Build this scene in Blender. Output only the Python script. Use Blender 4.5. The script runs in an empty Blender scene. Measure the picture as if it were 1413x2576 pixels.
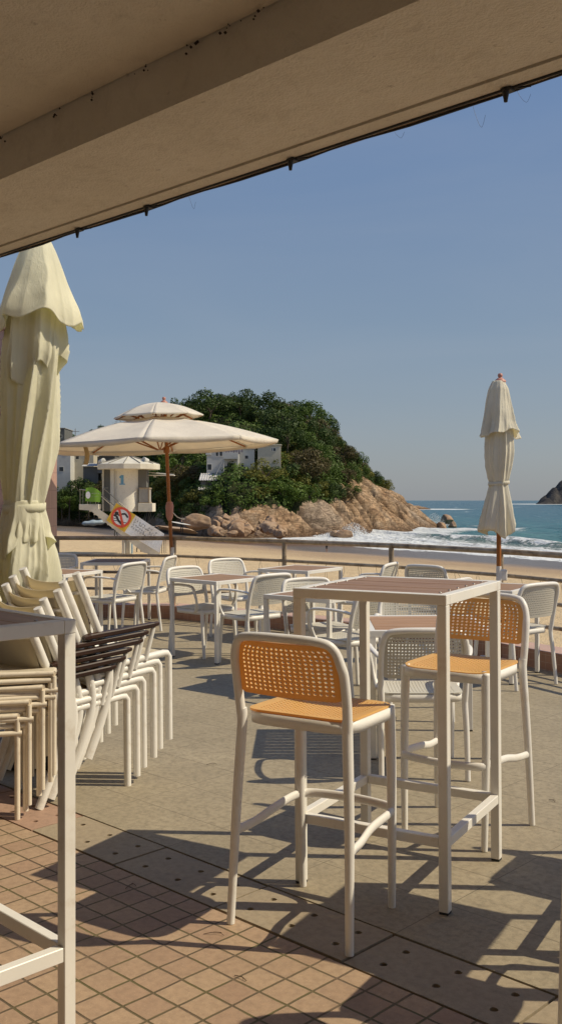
import bpy, math, random
import numpy as np
from mathutils import Vector, Matrix, noise
R = math.radians
scene = bpy.context.scene
COL = scene.collection
rnd = random.Random(7)

# ------------------------------------------------------------------ camera
CAM_H = 1.43
cam_data = bpy.data.cameras.new("camera")
cam = bpy.data.objects.new("camera", cam_data)
COL.objects.link(cam)
cam.location = (0, 0, CAM_H)
cam.rotation_euler = (R(90), 0, 0)
cam_data.sensor_fit = 'VERTICAL'
cam_data.sensor_height = 36.0
cam_data.lens = 36.0 * 2490 / 2576
cam_data.shift_y = -32.0 / 2576
cam_data.clip_start = 0.05
cam_data.clip_end = 20000
scene.camera = cam

# ------------------------------------------------------------------ light
SUN_DIR = Vector((1.0, -0.09, 1.10)).normalized()      # towards the sun
EL = math.asin(SUN_DIR.z)
AZ = math.atan2(SUN_DIR.x, SUN_DIR.y)                  # clockwise from +Y
world = bpy.data.worlds.new("World")
scene.world = world
world.use_nodes = True
wn = world.node_tree
for n in list(wn.nodes): wn.nodes.remove(n)
sky = wn.nodes.new('ShaderNodeTexSky')
sky.sky_type = 'NISHITA'
sky.sun_disc = False
sky.sun_elevation = EL
sky.sun_rotation = AZ
sky.altitude = 0
sky.air_density = 1.0
sky.dust_density = 1.0
sky.ozone_density = 1.5
wb = wn.nodes.new('ShaderNodeBackground')
wb.inputs['Strength'].default_value = 0.081
wo = wn.nodes.new('ShaderNodeOutputWorld')
# pale marine haze low in the sky
tcw = wn.nodes.new('ShaderNodeTexCoord'); spw = wn.nodes.new('ShaderNodeSeparateXYZ')
wn.links.new(tcw.outputs['Generated'], spw.inputs[0])
rmp = wn.nodes.new('ShaderNodeValToRGB'); wn.links.new(spw.outputs[2], rmp.inputs[0])
cr = rmp.color_ramp
cr.elements[0].position = 0.0; cr.elements[0].color = (.355, .385, .430, 1)
cr.elements[1].position = 1.0; cr.elements[1].color = (.13, .24, .55, 1)
e = cr.elements.new(.16); e.color = (.262, .350, .470, 1)
e = cr.elements.new(.38); e.color = (.180, .292, .520, 1)
mul = wn.nodes.new('ShaderNodeMix'); mul.data_type = 'RGBA'; mul.blend_type = 'MULTIPLY'; mul.inputs[0].default_value = 1
wn.links.new(rmp.outputs[0], mul.inputs[6]); mul.inputs[7].default_value = (10, 10, 10, 1)
mxw = wn.nodes.new('ShaderNodeMix'); mxw.data_type = 'RGBA'; mxw.inputs[0].default_value = .68
wn.links.new(sky.outputs[0], mxw.inputs[6]); wn.links.new(mul.outputs[2], mxw.inputs[7])
wmap = wn.nodes.new('ShaderNodeMapping'); wmap.inputs['Scale'].default_value = (1.4, 1.4, 7.0); wmap.inputs['Rotation'].default_value = (.1, .25, .3)
wn.links.new(tcw.outputs['Generated'], wmap.inputs[0])
wno = wn.nodes.new('ShaderNodeTexNoise'); wno.inputs['Scale'].default_value = 1.6; wno.inputs['Detail'].default_value = 6; wno.inputs['Distortion'].default_value = .8
wn.links.new(wmap.outputs[0], wno.inputs['Vector'])
wr_ = wn.nodes.new('ShaderNodeMapRange'); wn.links.new(wno.outputs[0], wr_.inputs[0])
for i_, v_ in enumerate((.42, .75, 0, .10)): wr_.inputs[i_ + 1].default_value = v_
mxc = wn.nodes.new('ShaderNodeMix'); mxc.data_type = 'RGBA'; wn.links.new(wr_.outputs[0], mxc.inputs[0])
wn.links.new(mxw.outputs[2], mxc.inputs[6]); mxc.inputs[7].default_value = (5.2, 5.4, 5.8, 1)
wn.links.new(mxc.outputs[2], wb.inputs['Color'])
wn.links.new(wb.outputs[0], wo.inputs['Surface'])
sd = bpy.data.lights.new("sun", 'SUN')
sun = bpy.data.objects.new("sun", sd)
COL.objects.link(sun)
sd.energy = 3.8
sd.angle = R(0.53)
sd.color = (1.0, 0.88, 0.66)
sun.rotation_euler = SUN_DIR.to_track_quat('Z', 'Y').to_euler()
sun.location = (20, -5, 20)
scene.view_settings.view_transform = 'Standard'
scene.view_settings.look = 'None'
scene.view_settings.exposure = 0.10
scene.view_settings.gamma = 1.0

# ------------------------------------------------------------------ helpers
class MB:
    """collects shapes, builds ONE mesh object"""
    def __init__(s): s.v = []; s.f = []; s.m = []; s.sm = []
    def add(s, vs, fs, mi=0, smooth=False):
        o = len(s.v)
        s.v += [tuple(p) for p in vs]
        for f in fs:
            s.f.append(tuple(i + o for i in f)); s.m.append(mi); s.sm.append(smooth)
        return s
    def box(s, x0, x1, y0, y1, z0, z1, mi=0, mat=None, bev=0.0):
        b = bev
        if b <= 0:
            vs = [(x, y, z) for z in (z0, z1) for y in (y0, y1) for x in (x0, x1)]
            fs = [(0, 2, 3, 1), (4, 5, 7, 6), (0, 1, 5, 4), (2, 6, 7, 3), (0, 4, 6, 2), (1, 3, 7, 5)]
        else:
            # chamfered box: 24 vertices
            vs = []; idx = {}
            for sx in (0, 1):
                for sy in (0, 1):
                    for sz in (0, 1):
                        X = (x0, x1)[sx]; Y = (y0, y1)[sy]; Z = (z0, z1)[sz]
                        dx = b if sx == 0 else -b; dy = b if sy == 0 else -b; dz = b if sz == 0 else -b
                        for a, p in (('x', (X, Y + dy, Z + dz)), ('y', (X + dx, Y, Z + dz)), ('z', (X + dx, Y + dy, Z))):
                            idx[(sx, sy, sz, a)] = len(vs); vs.append(p)
            I = lambda sx, sy, sz, a: idx[(sx, sy, sz, a)]
            fs = [[I(0,0,0,'x'),I(0,0,1,'x'),I(0,1,1,'x'),I(0,1,0,'x')],[I(1,0,0,'x'),I(1,1,0,'x'),I(1,1,1,'x'),I(1,0,1,'x')],
                  [I(0,0,0,'y'),I(1,0,0,'y'),I(1,0,1,'y'),I(0,0,1,'y')],[I(0,1,0,'y'),I(0,1,1,'y'),I(1,1,1,'y'),I(1,1,0,'y')],
                  [I(0,0,0,'z'),I(0,1,0,'z'),I(1,1,0,'z'),I(1,0,0,'z')],[I(0,0,1,'z'),I(1,0,1,'z'),I(1,1,1,'z'),I(0,1,1,'z')]]
            for sy in (0, 1):
                for sz in (0, 1):
                    fs.append([I(0,sy,sz,'y'),I(1,sy,sz,'y'),I(1,sy,sz,'z'),I(0,sy,sz,'z')])
            for sx in (0, 1):
                for sz in (0, 1):
                    fs.append([I(sx,0,sz,'x'),I(sx,1,sz,'x'),I(sx,1,sz,'z'),I(sx,0,sz,'z')])
            for sx in (0, 1):
                for sy in (0, 1):
                    fs.append([I(sx,sy,0,'x'),I(sx,sy,1,'x'),I(sx,sy,1,'y'),I(sx,sy,0,'y')])
            for sx in (0, 1):
                for sy in (0, 1):
                    for sz in (0, 1):
                        fs.append([I(sx,sy,sz,'x'),I(sx,sy,sz,'y'),I(sx,sy,sz,'z')])
        if mat is not None: vs = [tuple(mat @ Vector(p)) for p in vs]
        return s.add(vs, fs, mi)
    def tube(s, pts, r, n=10, closed=False, mi=0, caps=True, flat=None, up=None):
        """sweep a round (or flattened) section along pts; r number or list; flat=(a,b) factors"""
        P = [Vector(p) for p in pts]; N = len(P)
        rr = r if isinstance(r, (list, tuple)) else [r] * N
        T = []
        for i in range(N):
            a = P[(i - 1) % N] if (closed or i > 0) else P[i]
            b = P[(i + 1) % N] if (closed or i < N - 1) else P[i]
            T.append((b - a).normalized())
        ref = Vector(up) if up else (Vector((0, 0, 1)) if abs(T[0].z) < 0.9 else Vector((1, 0, 0)))
        U = []
        u = (ref - T[0] * ref.dot(T[0])).normalized()
        for i in range(N):
            if up is not None:
                q = ref - T[i] * ref.dot(T[i])
                if q.length > 0.2: u = q.normalized()
                else: u = (u - T[i] * u.dot(T[i])).normalized()
            else:
                u = (u - T[i] * u.dot(T[i])).normalized()
            U.append(u.copy())
        fa, fb = flat if flat else (1, 1)
        vs = []
        for i in range(N):
            w = T[i].cross(U[i])
            for k in range(n):
                a = 2 * math.pi * k / n
                vs.append(P[i] + (U[i] * math.cos(a) * fa + w * math.sin(a) * fb) * rr[i])
        fs = []
        M = N if closed else N - 1
        for i in range(M):
            j = (i + 1) % N
            for k in range(n):
                l = (k + 1) % n
                fs.append((i * n + k, i * n + l, j * n + l, j * n + k))
        s.add(vs, fs, mi, True)
        if caps and not closed:
            for e, rev in ((0, True), (N - 1, False)):
                ring = vs[e * n:(e + 1) * n]
                f = tuple(range(n)); s.add(ring, [f[::-1] if rev else f], mi, False)
        return s
    def lathe(s, prof, n=24, c=(0, 0), mi=0, smooth=True, a0=0, a1=2 * math.pi, caps=True):
        full = abs(a1 - a0 - 2 * math.pi) < 1e-6
        m = n if full else n + 1
        vs = []
        for r, z in prof:
            for k in range(m):
                a = a0 + (a1 - a0) * k / n
                vs.append((c[0] + r * math.cos(a), c[1] + r * math.sin(a), z))
        fs = []
        for i in range(len(prof) - 1):
            for k in range(n):
                l = (k + 1) % m if full else k + 1
                fs.append((i * m + k, i * m + l, (i + 1) * m + l, (i + 1) * m + k))
        s.add(vs, fs, mi, smooth)
        if caps and full:
            if prof[0][0] > 1e-4: s.add(vs[:m], [tuple(range(m))[::-1]], mi)
            if prof[-1][0] > 1e-4: s.add(vs[-m:], [tuple(range(m))], mi)
        return s
    def grid(s, fn, nu, nv, mi=0, smooth=True, closed_u=False):
        mu = nu if closed_u else nu + 1
        vs = [fn(i / nu, j / nv) for j in range(nv + 1) for i in range(mu)]
        fs = []
        for j in range(nv):
            for i in range(nu):
                k = (i + 1) % mu
                fs.append((j * mu + i, j * mu + k, (j + 1) * mu + k, (j + 1) * mu + i))
        return s.add(vs, fs, mi, smooth)
    def build(s, name, mats, parent=None, merge=False):
        me = bpy.data.meshes.new(name)
        me.from_pydata(s.v, [], s.f)
        if not isinstance(mats, (list, tuple)): mats = [mats]
        for m in mats: me.materials.append(m)
        me.polygons.foreach_set('material_index', s.m)
        me.polygons.foreach_set('use_smooth', s.sm)
        if merge:
            import bmesh
            bm = bmesh.new(); bm.from_mesh(me)
            bmesh.ops.remove_doubles(bm, verts=bm.verts, dist=1e-5)
            bmesh.ops.recalc_face_normals(bm, faces=bm.faces)
            bm.to_mesh(me); bm.free()
        me.update()
        o = bpy.data.objects.new(name, me)
        COL.objects.link(o)
        if parent is not None: o.parent = parent
        return o

def tag(o, label=None, cat=None, group=None, kind=None):
    if label: o['label'] = label
    if cat: o['category'] = cat
    if group: o['group'] = group
    if kind: o['kind'] = kind
    return o
def empty(name, loc=(0, 0, 0), rz=0.0):
    o = bpy.data.objects.new(name, None)
    COL.objects.link(o); o.empty_display_size = 0.1
    o.location = loc; o.rotation_euler = (0, 0, rz)
    return o
def copy_tree(o, parent=None):
    c = o.copy(); COL.objects.link(c); c.parent = parent
    for ch in [x for x in KIDS.get(o.name, [])]:
        copy_tree(ch, c)
    return c
KIDS = {}
def proto(o):
    """remember the children of a finished thing so that copies are quick"""
    for ch in o.children:
        KIDS.setdefault(o.name, []).append(ch); proto(ch)
    return o

def spline(pts, n=6, closed=False):
    P = [Vector(p) for p in pts]; out = []; N = len(P)
    seg = N if closed else N - 1
    for i in range(seg):
        g = lambda k: P[k % N] if closed else P[max(0, min(N - 1, k))]
        p0, p1, p2, p3 = g(i - 1), g(i), g(i + 1), g(i + 2)
        for k in range(n):
            t = k / n
            out.append(0.5 * ((2 * p1) + (p2 - p0) * t + (2 * p0 - 5 * p1 + 4 * p2 - p3) * t * t + (3 * p1 - p0 - 3 * p2 + p3) * t ** 3))
    if not closed: out.append(P[-1])
    return out
def lerp(a, b, t): return a + (b - a) * t
def sstep(a, b, x):
    t = max(0.0, min(1.0, (x - a) / (b - a))); return t * t * (3 - 2 * t)
def interp(x, tab):
    if x <= tab[0][0]: return tab[0][1]
    for (a, va), (b, vb) in zip(tab, tab[1:]):
        if x <= b: return va + (vb - va) * (x - a) / (b - a)
    return tab[-1][1]

# ------------------------------------------------------------------ materials
class NT:
    def __init__(s, name):
        s.mat = bpy.data.materials.new(name); s.mat.use_nodes = True
        s.t = s.mat.node_tree; s.b = s.t.nodes['Principled BSDF']; s.out = s.t.nodes['Material Output']
    def n(s, typ, **kw):
        nd = s.t.nodes.new('ShaderNode' + typ)
        for k, v in kw.items():
            if k.startswith('_'): setattr(nd, k[1:], v)
            elif k.startswith('i') and k[1:].isdigit(): s.set(nd.inputs[int(k[1:])], v)
            else: s.set(nd.inputs[k.replace('__', ' ')], v)
        return nd
    def set(s, inp, v):
        if isinstance(v, bpy.types.NodeSocket): s.t.links.new(v, inp)
        elif isinstance(v, bpy.types.Node): s.t.links.new(v.outputs[0], inp)
        else: inp.default_value = v
    def coord(s, kind='Object'):
        if kind == 'Position': return s.t.nodes.new('ShaderNodeNewGeometry').outputs['Position']
        return s.t.nodes.new('ShaderNodeTexCoord').outputs[kind]
    def noise(s, scale, detail=4, rough=0.55, vec=None, out=0, dist=0.0):
        nd = s.n('TexNoise', Scale=scale, Detail=detail, Roughness=rough, Distortion=dist)
        if vec is not None: s.set(nd.inputs['Vector'], vec)
        return nd.outputs[out]
    def ramp(s, fac, stops, interp='LINEAR'):
        nd = s.t.nodes.new('ShaderNodeValToRGB'); s.set(nd.inputs[0], fac)
        cr = nd.color_ramp; cr.interpolation = interp
        while len(cr.elements) > 1: cr.elements.remove(cr.elements[-1])
        for i, (p, c) in enumerate(stops):
            e = cr.elements[0] if i == 0 else cr.elements.new(p)
            e.position = p
            c = c if isinstance(c, (tuple, list)) else (c, c, c)
            e.color = (*c[:3], 1)
        return nd.outputs[0]
    def math(s, op, a, b=None, clamp=False):
        nd = s.t.nodes.new('ShaderNodeMath'); nd.operation = op; nd.use_clamp = clamp
        s.set(nd.inputs[0], a)
        if b is not None: s.set(nd.inputs[1], b)
        return nd.outputs[0]
    def mix(s, f, a, b, blend='MIX'):
        nd = s.t.nodes.new('ShaderNodeMix'); nd.data_type = 'RGBA'; nd.blend_type = blend
        s.set(nd.inputs[0], f)
        for inp, v in ((nd.inputs[6], a), (nd.inputs[7], b)):
            if isinstance(v, (tuple, list)): v = (*v[:3], 1)
            s.set(inp, v)
        return nd.outputs[2]
    def mapr(s, v, a, b, c=0.0, d=1.0, smooth=False):
        nd = s.t.nodes.new('ShaderNodeMapRange')
        if smooth: nd.interpolation_type = 'SMOOTHSTEP'
        s.set(nd.inputs[0], v)
        for i, x in enumerate((a, b, c, d)): s.set(nd.inputs[i + 1], x)
        return nd.outputs[0]
    def mapping(s, vec, rot=(0, 0, 0), scale=(1, 1, 1), loc=(0, 0, 0)):
        nd = s.t.nodes.new('ShaderNodeMapping'); s.set(nd.inputs[0], vec)
        nd.inputs['Rotation'].default_value = rot; nd.inputs['Scale'].default_value = scale; nd.inputs['Location'].default_value = loc
        return nd.outputs[0]
    def bump(s, h, strength=0.3, dist=0.01):
        nd = s.n('Bump', Strength=strength, Distance=dist); s.set(nd.inputs['Height'], h)
        s.t.links.new(nd.outputs[0], s.b.inputs['Normal']); return nd
    def fin(s, color=None, rough=None, spec=None, metal=None):
        if color is not None:
            if isinstance(color, (tuple, list)): color = (*color[:3], 1)
            s.set(s.b.inputs['Base Color'], color)
        if rough is not None: s.set(s.b.inputs['Roughness'], rough)
        if spec is not None: s.set(s.b.inputs['Specular IOR Level'], spec)
        if metal is not None: s.set(s.b.inputs['Metallic'], metal)
        return s.mat

def plain(name, c, rough=0.5, var=0.12, scale=8, bump=0.0, bscale=60, metal=0.0, spec=0.5, dirt=None):
    m = NT(name); co = m.coord('Object')
    nz = m.noise(scale, 5, 0.6, co)
    dark = tuple(x * (1 - var) for x in c); lite = tuple(min(1, x * (1 + var)) for x in c)
    col = m.ramp(nz, [(0.3, dark), (0.7, lite)])
    if dirt:
        dn = m.noise(scale * 2.3, 6, 0.7, co)
        col = m.mix(m.mapr(dn, 0.56, 0.75, 0, dirt[1]), col, dirt[0])
    if bump: m.bump(m.noise(bscale, 3, 0.5, co), bump, 0.004)
    return m.fin(col, rough, spec, metal)

M = {}
M['white'] = plain('white_plastic', (0.79, 0.76, 0.70), 0.42, 0.06, 3, 0.05, 220, dirt=((0.55, 0.46, 0.34), 0.45))
M['white_metal'] = plain('white_painted_metal', (0.79, 0.76, 0.695), 0.38, 0.05, 4, 0.04, 160, dirt=((0.50, 0.40, 0.28), 0.5))
M['cream_metal'] = plain('cream_painted_metal', (0.76, 0.67, 0.53), 0.45, 0.10, 6, 0.05, 120, dirt=((0.38, 0.24, 0.12), 0.6))
M['panel_grey'] = plain('stone_coloured_plastic', (0.60, 0.57, 0.49), 0.5, 0.05, 4)
M['dark_rubber'] = plain('dark_rubber', (0.03, 0.03, 0.03), 0.7)
M['black'] = plain('black_plastic', (0.02, 0.02, 0.022), 0.5)
M['screw'] = plain('steel_screw', (0.35, 0.33, 0.30), 0.3, metal=1.0)

def translucent_plastic(name, c, t, tc, rough=0.45, ndir=None):
    m = NT(name); co = m.coord('Object')
    col = m.ramp(m.noise(5, 4, 0.6, co), [(0.3, tuple(x * 0.9 for x in c)), (0.7, tuple(min(1, x * 1.07) for x in c))])
    m.fin(col, rough)
    tr = m.n('BsdfTranslucent', Color=(*tc, 1))
    mx = m.t.nodes.new('ShaderNodeMixShader'); mx.inputs[0].default_value = t
    m.t.links.new(m.b.outputs[0], mx.inputs[1]); m.t.links.new(tr.outputs[0], mx.inputs[2])
    m.t.links.new(mx.outputs[0], m.out.inputs['Surface'])
    return m
M['orange'] = translucent_plastic('amber_plastic', (0.86, 0.57, 0.20), 0.32, (0.95, 0.50, 0.03)).mat

def cloth(name, c, t, tc, weave=700):
    m = translucent_plastic(name, c, t, tc, 0.9)
    co = m.coord('Object')
    wr = m.noise(1.0, 5, .62, m.mapping(co, scale=(16, 16, 3.2)), dist=1.4)
    wr = m.math('ABSOLUTE', m.math('SUBTRACT', wr, .5))
    h = m.math('ADD', m.math('MULTIPLY', m.noise(weave, 2, 0.5, co), 0.12), m.math('ADD', m.math('MULTIPLY', wr, 1.6), m.math('MULTIPLY', m.noise(26, 4, .6, co), .35)))
    bp = m.bump(h, 0.30, 0.018)
    return m.mat
M['canvas'] = cloth('cream_canvas', (0.86, 0.82, 0.71), 0.40, (0.90, 0.85, 0.64))
M['canvas_yellow'] = cloth('pale_yellow_canvas', (0.90, 0.87, 0.73), 0.44, (0.94, 0.92, 0.64))
M['canvas_white'] = cloth('off_white_canvas', (0.88, 0.84, 0.76), 0.38, (0.90, 0.82, 0.66))
M['sling'] = cloth('cream_sling_mesh', (0.80, 0.73, 0.58), 0.45, (0.86, 0.76, 0.54))

def wood(name, c1, c2, axis=0, scale=1.0, rough=0.5, spec=0.4):
    m = NT(name); co = m.coord('Object')
    sc = [28 * scale] * 3; sc[axis] = 2.2 * scale
    v = m.mapping(co, scale=tuple(sc))
    nz = m.noise(1.0, 8, 0.62, v, dist=0.6)
    fine = m.noise(3.2, 4, 0.6, v)
    col = m.ramp(nz, [(0.25, c1), (0.55, tuple((a + b) / 2 for a, b in zip(c1, c2))), (0.8, c2)])
    col = m.mix(m.mapr(fine, 0.45, 0.7, 0, 0.35), col, tuple(x * 0.6 for x in c1))
    m.bump(nz, 0.25, 0.002)
    return m.fin(col, rough, spec)
M['slat'] = wood('brown_slat_wood', (0.235, 0.125, 0.068), (0.40, 0.25, 0.145), 0)
M['slat_light'] = wood('tan_slat_wood', (0.36, 0.20, 0.10), (0.52, 0.31, 0.17), 0)
M['top_wood'] = wood('table_top_wood', (0.27, 0.155, 0.085), (0.42, 0.26, 0.155), 0)
M['top_dark'] = wood('dark_table_top_wood', (0.14, 0.085, 0.06), (0.23, 0.15, 0.105), 0)
M['arm_wood'] = wood('dark_armrest_wood', (0.010, 0.006, 0.005), (0.075, 0.032, 0.018), 1, 1.3, 0.40, 0.3)
M['pole_wood'] = wood('orange_pole_wood', (0.30, 0.10, 0.02), (0.50, 0.19, 0.045), 2, 0.7, 0.4)
M['finial'] = plain('pink_brown_plastic', (0.50, 0.22, 0.16), 0.5)
M['tape'] = plain('white_tape', (0.72, 0.68, 0.62), 0.6, 0.1, 30)
# ------------------------------------------------------------------ terrace floor geometry
TH = 0.767                                     # paving grid direction
CM, SM_ = math.cos(TH), math.sin(TH)           # m axis = (CM,-SM_), n axis = (SM_, CM)
def mn(m, n): return (m * CM + n * SM_, -m * SM_ + n * CM)
N_STRIP0, N_STRIP1 = 2.330, 2.605
SLOPE = 0.012
def floor_z(x, y):
    n = x * SM_ + y * CM
    return SLOPE * max(0.0, n - N_STRIP1)
def px(u, v, h=0.0):
    """ground point (plus h) seen at a point of the 1413 x 2576 survey of the photograph"""
    Y = 5.0
    for _ in range(30):
        X = (u - 706.5) / 2490 * Y
        Y = (CAM_H - h - floor_z(X, Y)) * 2490 / (v - 1256)
    return ((u - 706.5) / 2490 * Y, Y)

# ------------------------------------------------------------------ perforated panels
def perf_panel(mb, fn, nu, nv, hole=0.30, th=0.005, border=1, sides=8, edge=True, mi=0, oval=1.0):
    """fn(u,v in -1..1) -> point; a rounded panel with real holes, given thickness along its normal"""
    def P(u, v): return Vector(fn(u, v))
    def Nn(u, v):
        e = 1e-3
        a = P(min(1, u + e), v) - P(max(-1, u - e), v); b = P(u, min(1, v + e)) - P(u, max(-1, v - e))
        n = a.cross(b)
        return n.normalized() if n.length > 1e-12 else Vector((0, 0, 1))
    cache = {}; vs = []
    def V(u, v, side):
        k = (round(u, 5), round(v, 5), side)
        if k not in cache:
            cache[k] = len(vs); vs.append(P(u, v) + Nn(u, v) * (th / 2 * (1 if side else -1)))
        return cache[k]
    fs = []
    du, dv = 2 / nu, 2 / nv
    for i in range(nu):
        for j in range(nv):
            u0, v0 = -1 + i * du, -1 + j * dv
            uc, vc = u0 + du / 2, v0 + dv / 2
            solid = i < border or j < border or i >= nu - border or j >= nv - border
            ring = [(u0, v0), (uc, v0), (u0 + du, v0), (u0 + du, vc), (u0 + du, v0 + dv), (uc, v0 + dv), (u0, v0 + dv), (u0, vc)]
            if solid:
                for s in (0, 1):
                    f = [V(a, b, s) for a, b in ring]
                    fs.append(tuple(f) if s else tuple(f[::-1]))
                continue
            angs = [math.atan2(b - vc, a - uc) for a, b in ring]
            hr = hole
            q = [(uc + du * hr * math.cos(-3 * math.pi / 4 + k * math.pi / 4), vc + dv * hr * oval * math.sin(-3 * math.pi / 4 + k * math.pi / 4)) for k in range(8)]
            for k in range(8):
                l = (k + 1) % 8
                for s in (0, 1):
                    f = [V(*ring[k], s), V(*ring[l], s), V(*q[l], s), V(*q[k], s)]
                    fs.append(tuple(f) if s else tuple(f[::-1]))
                fs.append((V(*q[k], 1), V(*q[l], 1), V(*q[l], 0), V(*q[k], 0)))
    # outer rim
    rim = []
    for i in range(nu): rim += [(-1 + i * du, -1), (-1 + (i + .5) * du, -1)]
    for j in range(nv): rim += [(1, -1 + j * dv), (1, -1 + (j + .5) * dv)]
    for i in range(nu): rim += [(1 - i * du, 1), (1 - (i + .5) * du, 1)]
    for j in range(nv): rim += [(-1, 1 - j * dv), (-1, 1 - (j + .5) * dv)]
    for k in range(len(rim)):
        a, b = rim[k], rim[(k + 1) % len(rim)]
        fs.append((V(*a, 0), V(*b, 0), V(*b, 1), V(*a, 1)))
    mb.add(vs, fs, mi, False)

def rounded(v, hw, hh, r_top, r_bot):
    """half width at height v(-1..1) of a rounded rectangle"""
    z = v * hh
    if z > hh - r_top:
        d = z - (hh - r_top); return hw - r_top + math.sqrt(max(0, r_top ** 2 - d ** 2)) 
    if z < -hh + r_bot:
        d = -z - (hh - r_bot); return hw - r_bot + math.sqrt(max(0, r_bot ** 2 - d ** 2))
    return hw

def back_y(x, z, zc, y0, lean, hw, cur):
    return y0 - lean * (z - zc) + cur * (1 - (x / hw) ** 2) * -1.0

# ------------------------------------------------------------------ seat furniture
def make_seat(kind):
    """kind: 'stool' or 'armchair'; +Y is forward"""
    st = kind == 'stool'
    root = empty('bar_stool' if st else 'armchair')
    S = dict(rear=(.225, -.215), front=(.180, .190), seat=.715, top=.985, w=.200, d0=-.17, d1=.20, r=.0175) if st else \
        dict(rear=(.215, -.225), front=(.195, .215), seat=.425, top=.765, w=.205, d0=-.17, d1=.215, r=.0155)
    wm = M['white']; pm = M['orange'] if st else M['panel_grey']
    zs, zt, r = S['seat'], S['top'], S['r']
    bw = .205 if st else .213                       # half width of the back frame
    lean = .20 if st else .22
    ys = S['d0'] - .012                             # y of the posts at seat height
    yt = ys - lean * (zt - zs)
    cur = .032
    # backrest frame: one bent tube up one post, over the top, down the other
    zc = zt - .035
    up = [(-bw + .004, ys, zs - .03), (-bw, ys - lean * .06, zs + .06), (-bw, ys - lean * (zt - zs) * .55, lerp(zs, zt, .55)), (-bw + .004, yt + .012, zt - .085),
          (-bw + .022, yt - .003, zt - .030), (-bw + .065, yt - cur * .55, zt - .006)]
    mid = [(0, yt - cur, zt + .000)]
    pts = up + mid + [(-x, y, z) for x, y, z in up[::-1]]
    sp = spline(pts, 5)
    fr = MB()
    rad = []
    for p in sp:
        t = sstep(zt - .12, zt - .01, p.z)
        rad.append(lerp(r * (.92 if st else 1), r * (.84 if st else .98), t))
    fr.tube(sp, rad, 10, flat=(1.0, 1.0))
    fr.build('back_frame', wm, root)
    # perforated backrest
    p0, p1 = (zs + .070, zt - .018) if st else (zs + .090, zt - .016)
    zc_, hh = (p0 + p1) / 2, (p1 - p0) / 2
    hw = bw - .012
    mb = MB()
    nu, nv = (19, 13) if st else (24, 14)
    def fnb(u, v):
        w = rounded(v, hw, hh, .065, .02)
        x = u * w; z = zc_ + v * hh
        q = min(1, abs(x) / hw)
        y = ys - lean * (z - zs) - cur * (1 - q * q) * lerp(.75, 1.0, (v + 1) / 2)
        if st: y += .004
        return (x, y, z)
    perf_panel(mb, fnb, nu, nv, hole=.31 if st else .29, th=.007)
    mb.build('backrest', pm, root)
    # seat pan
    d0, d1, sw = S['d0'], S['d1'], S['w']
    dm, dh = (d0 + d1) / 2, (d1 - d0) / 2
    mb = MB()
    def fns(u, v):
        w = rounded(v, sw, dh, .085, .05)
        x = u * w; y = dm + v * dh
        z = zs + .004 - .010 * (1 - u * u) * (1 - v * v) - (.006 * max(0, v) ** 3)
        return (x, y, z)
    perf_panel(mb, fns, 24, 22, hole=.24, th=.007, border=2)
    mb.build('seat', pm, root)
    # seat frame: flat band following the seat outline
    def ring(off, n=64):
        out = []
        for k in range(n):
            a = 2 * math.pi * k / n
            c, s_ = math.cos(a), math.sin(a)
            e = 0.42
            x = math.copysign(abs(c) ** e, c) * (sw + off); y = dm + math.copysign(abs(s_) ** e, s_) * (dh + off)
            out.append((x, y))
        return out
    sf = MB()
    o_, i_ = ring(.008), ring(-.020)
    n = len(o_); vs = []
    for ring_, zz in ((o_, zs - .002), (i_, zs - .002), (i_, zs - .040), (o_, zs - .040)):
        vs += [(x, y, zz) for x, y in ring_]
    fs = []
    for q in range(4):
        for k in range(n):
            l = (k + 1) % n; q2 = (q + 1) % 4
            fs.append((q * n + k, q * n + l, q2 * n + l, q2 * n + k))
    sf.add(vs, fs, 0, True)
    me = sf.build('seat_frame', wm, root)
    # legs
    for s in (-1, 1):
        rx, ry = S['rear']; fx, fy = S['front']
        l = MB()
        pts = spline([(s * rx, ry, 0.002), (s * lerp(rx, bw, .55), lerp(ry, ys, .6), zs * .55), (s * (bw - .004), ys, zs - .05), (s * (bw - .004), ys - .001, zs + .01)], 6)
        l.tube(pts, [lerp(.0135, r, min(1, p.z / zs * 1.2)) for p in pts], 12)
        l.build('leg', wm, root)
        l = MB()
        pts = spline([(s * fx, fy, 0.002), (s * lerp(fx, sw - .012, .6), lerp(fy, d1 - .03, .6), zs * .55), (s * (sw - .018), d1 - .032, zs - .03), (s * (sw - .020), d1 - .034, zs - .008)], 6)
        l.tube(pts, [lerp(.0130, r * 1.05, min(1, p.z / zs * 1.2)) for p in pts], 12)
        l.build('leg', wm, root)
    if st:
        z0 = .322
        fr_ = MB()
        q = z0 / zs
        xr = lerp(S['rear'][0], bw, q * .9); yr = lerp(S['rear'][1], ys, q)
        xf = lerp(S['front'][0], sw - .012, q); yf = lerp(S['front'][1], d1 - .03, q)
        side = [(-xr, yr, z0 - .010), (-xr + .012, yr + .10, z0 - .006), (-xr + .022, yr + .20, z0 + .012), (-xf - .010, yf - .05, z0 + .022), (-xf + .008, yf + .018, z0 + .022)]
        pts = side + [(-xf + .07, yf + .045, z0 + .022), (0, yf + .058, z0 + .022), (xf - .07, yf + .045, z0 + .022)] + [(-x, y, z) for x, y, z in side[::-1]]
        fr_.tube(spline(pts, 6), .0165, 10, flat=(1.0, .62), up=(0, 0, 1))
        fr_.build('footrest', wm, root)
    else:
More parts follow.
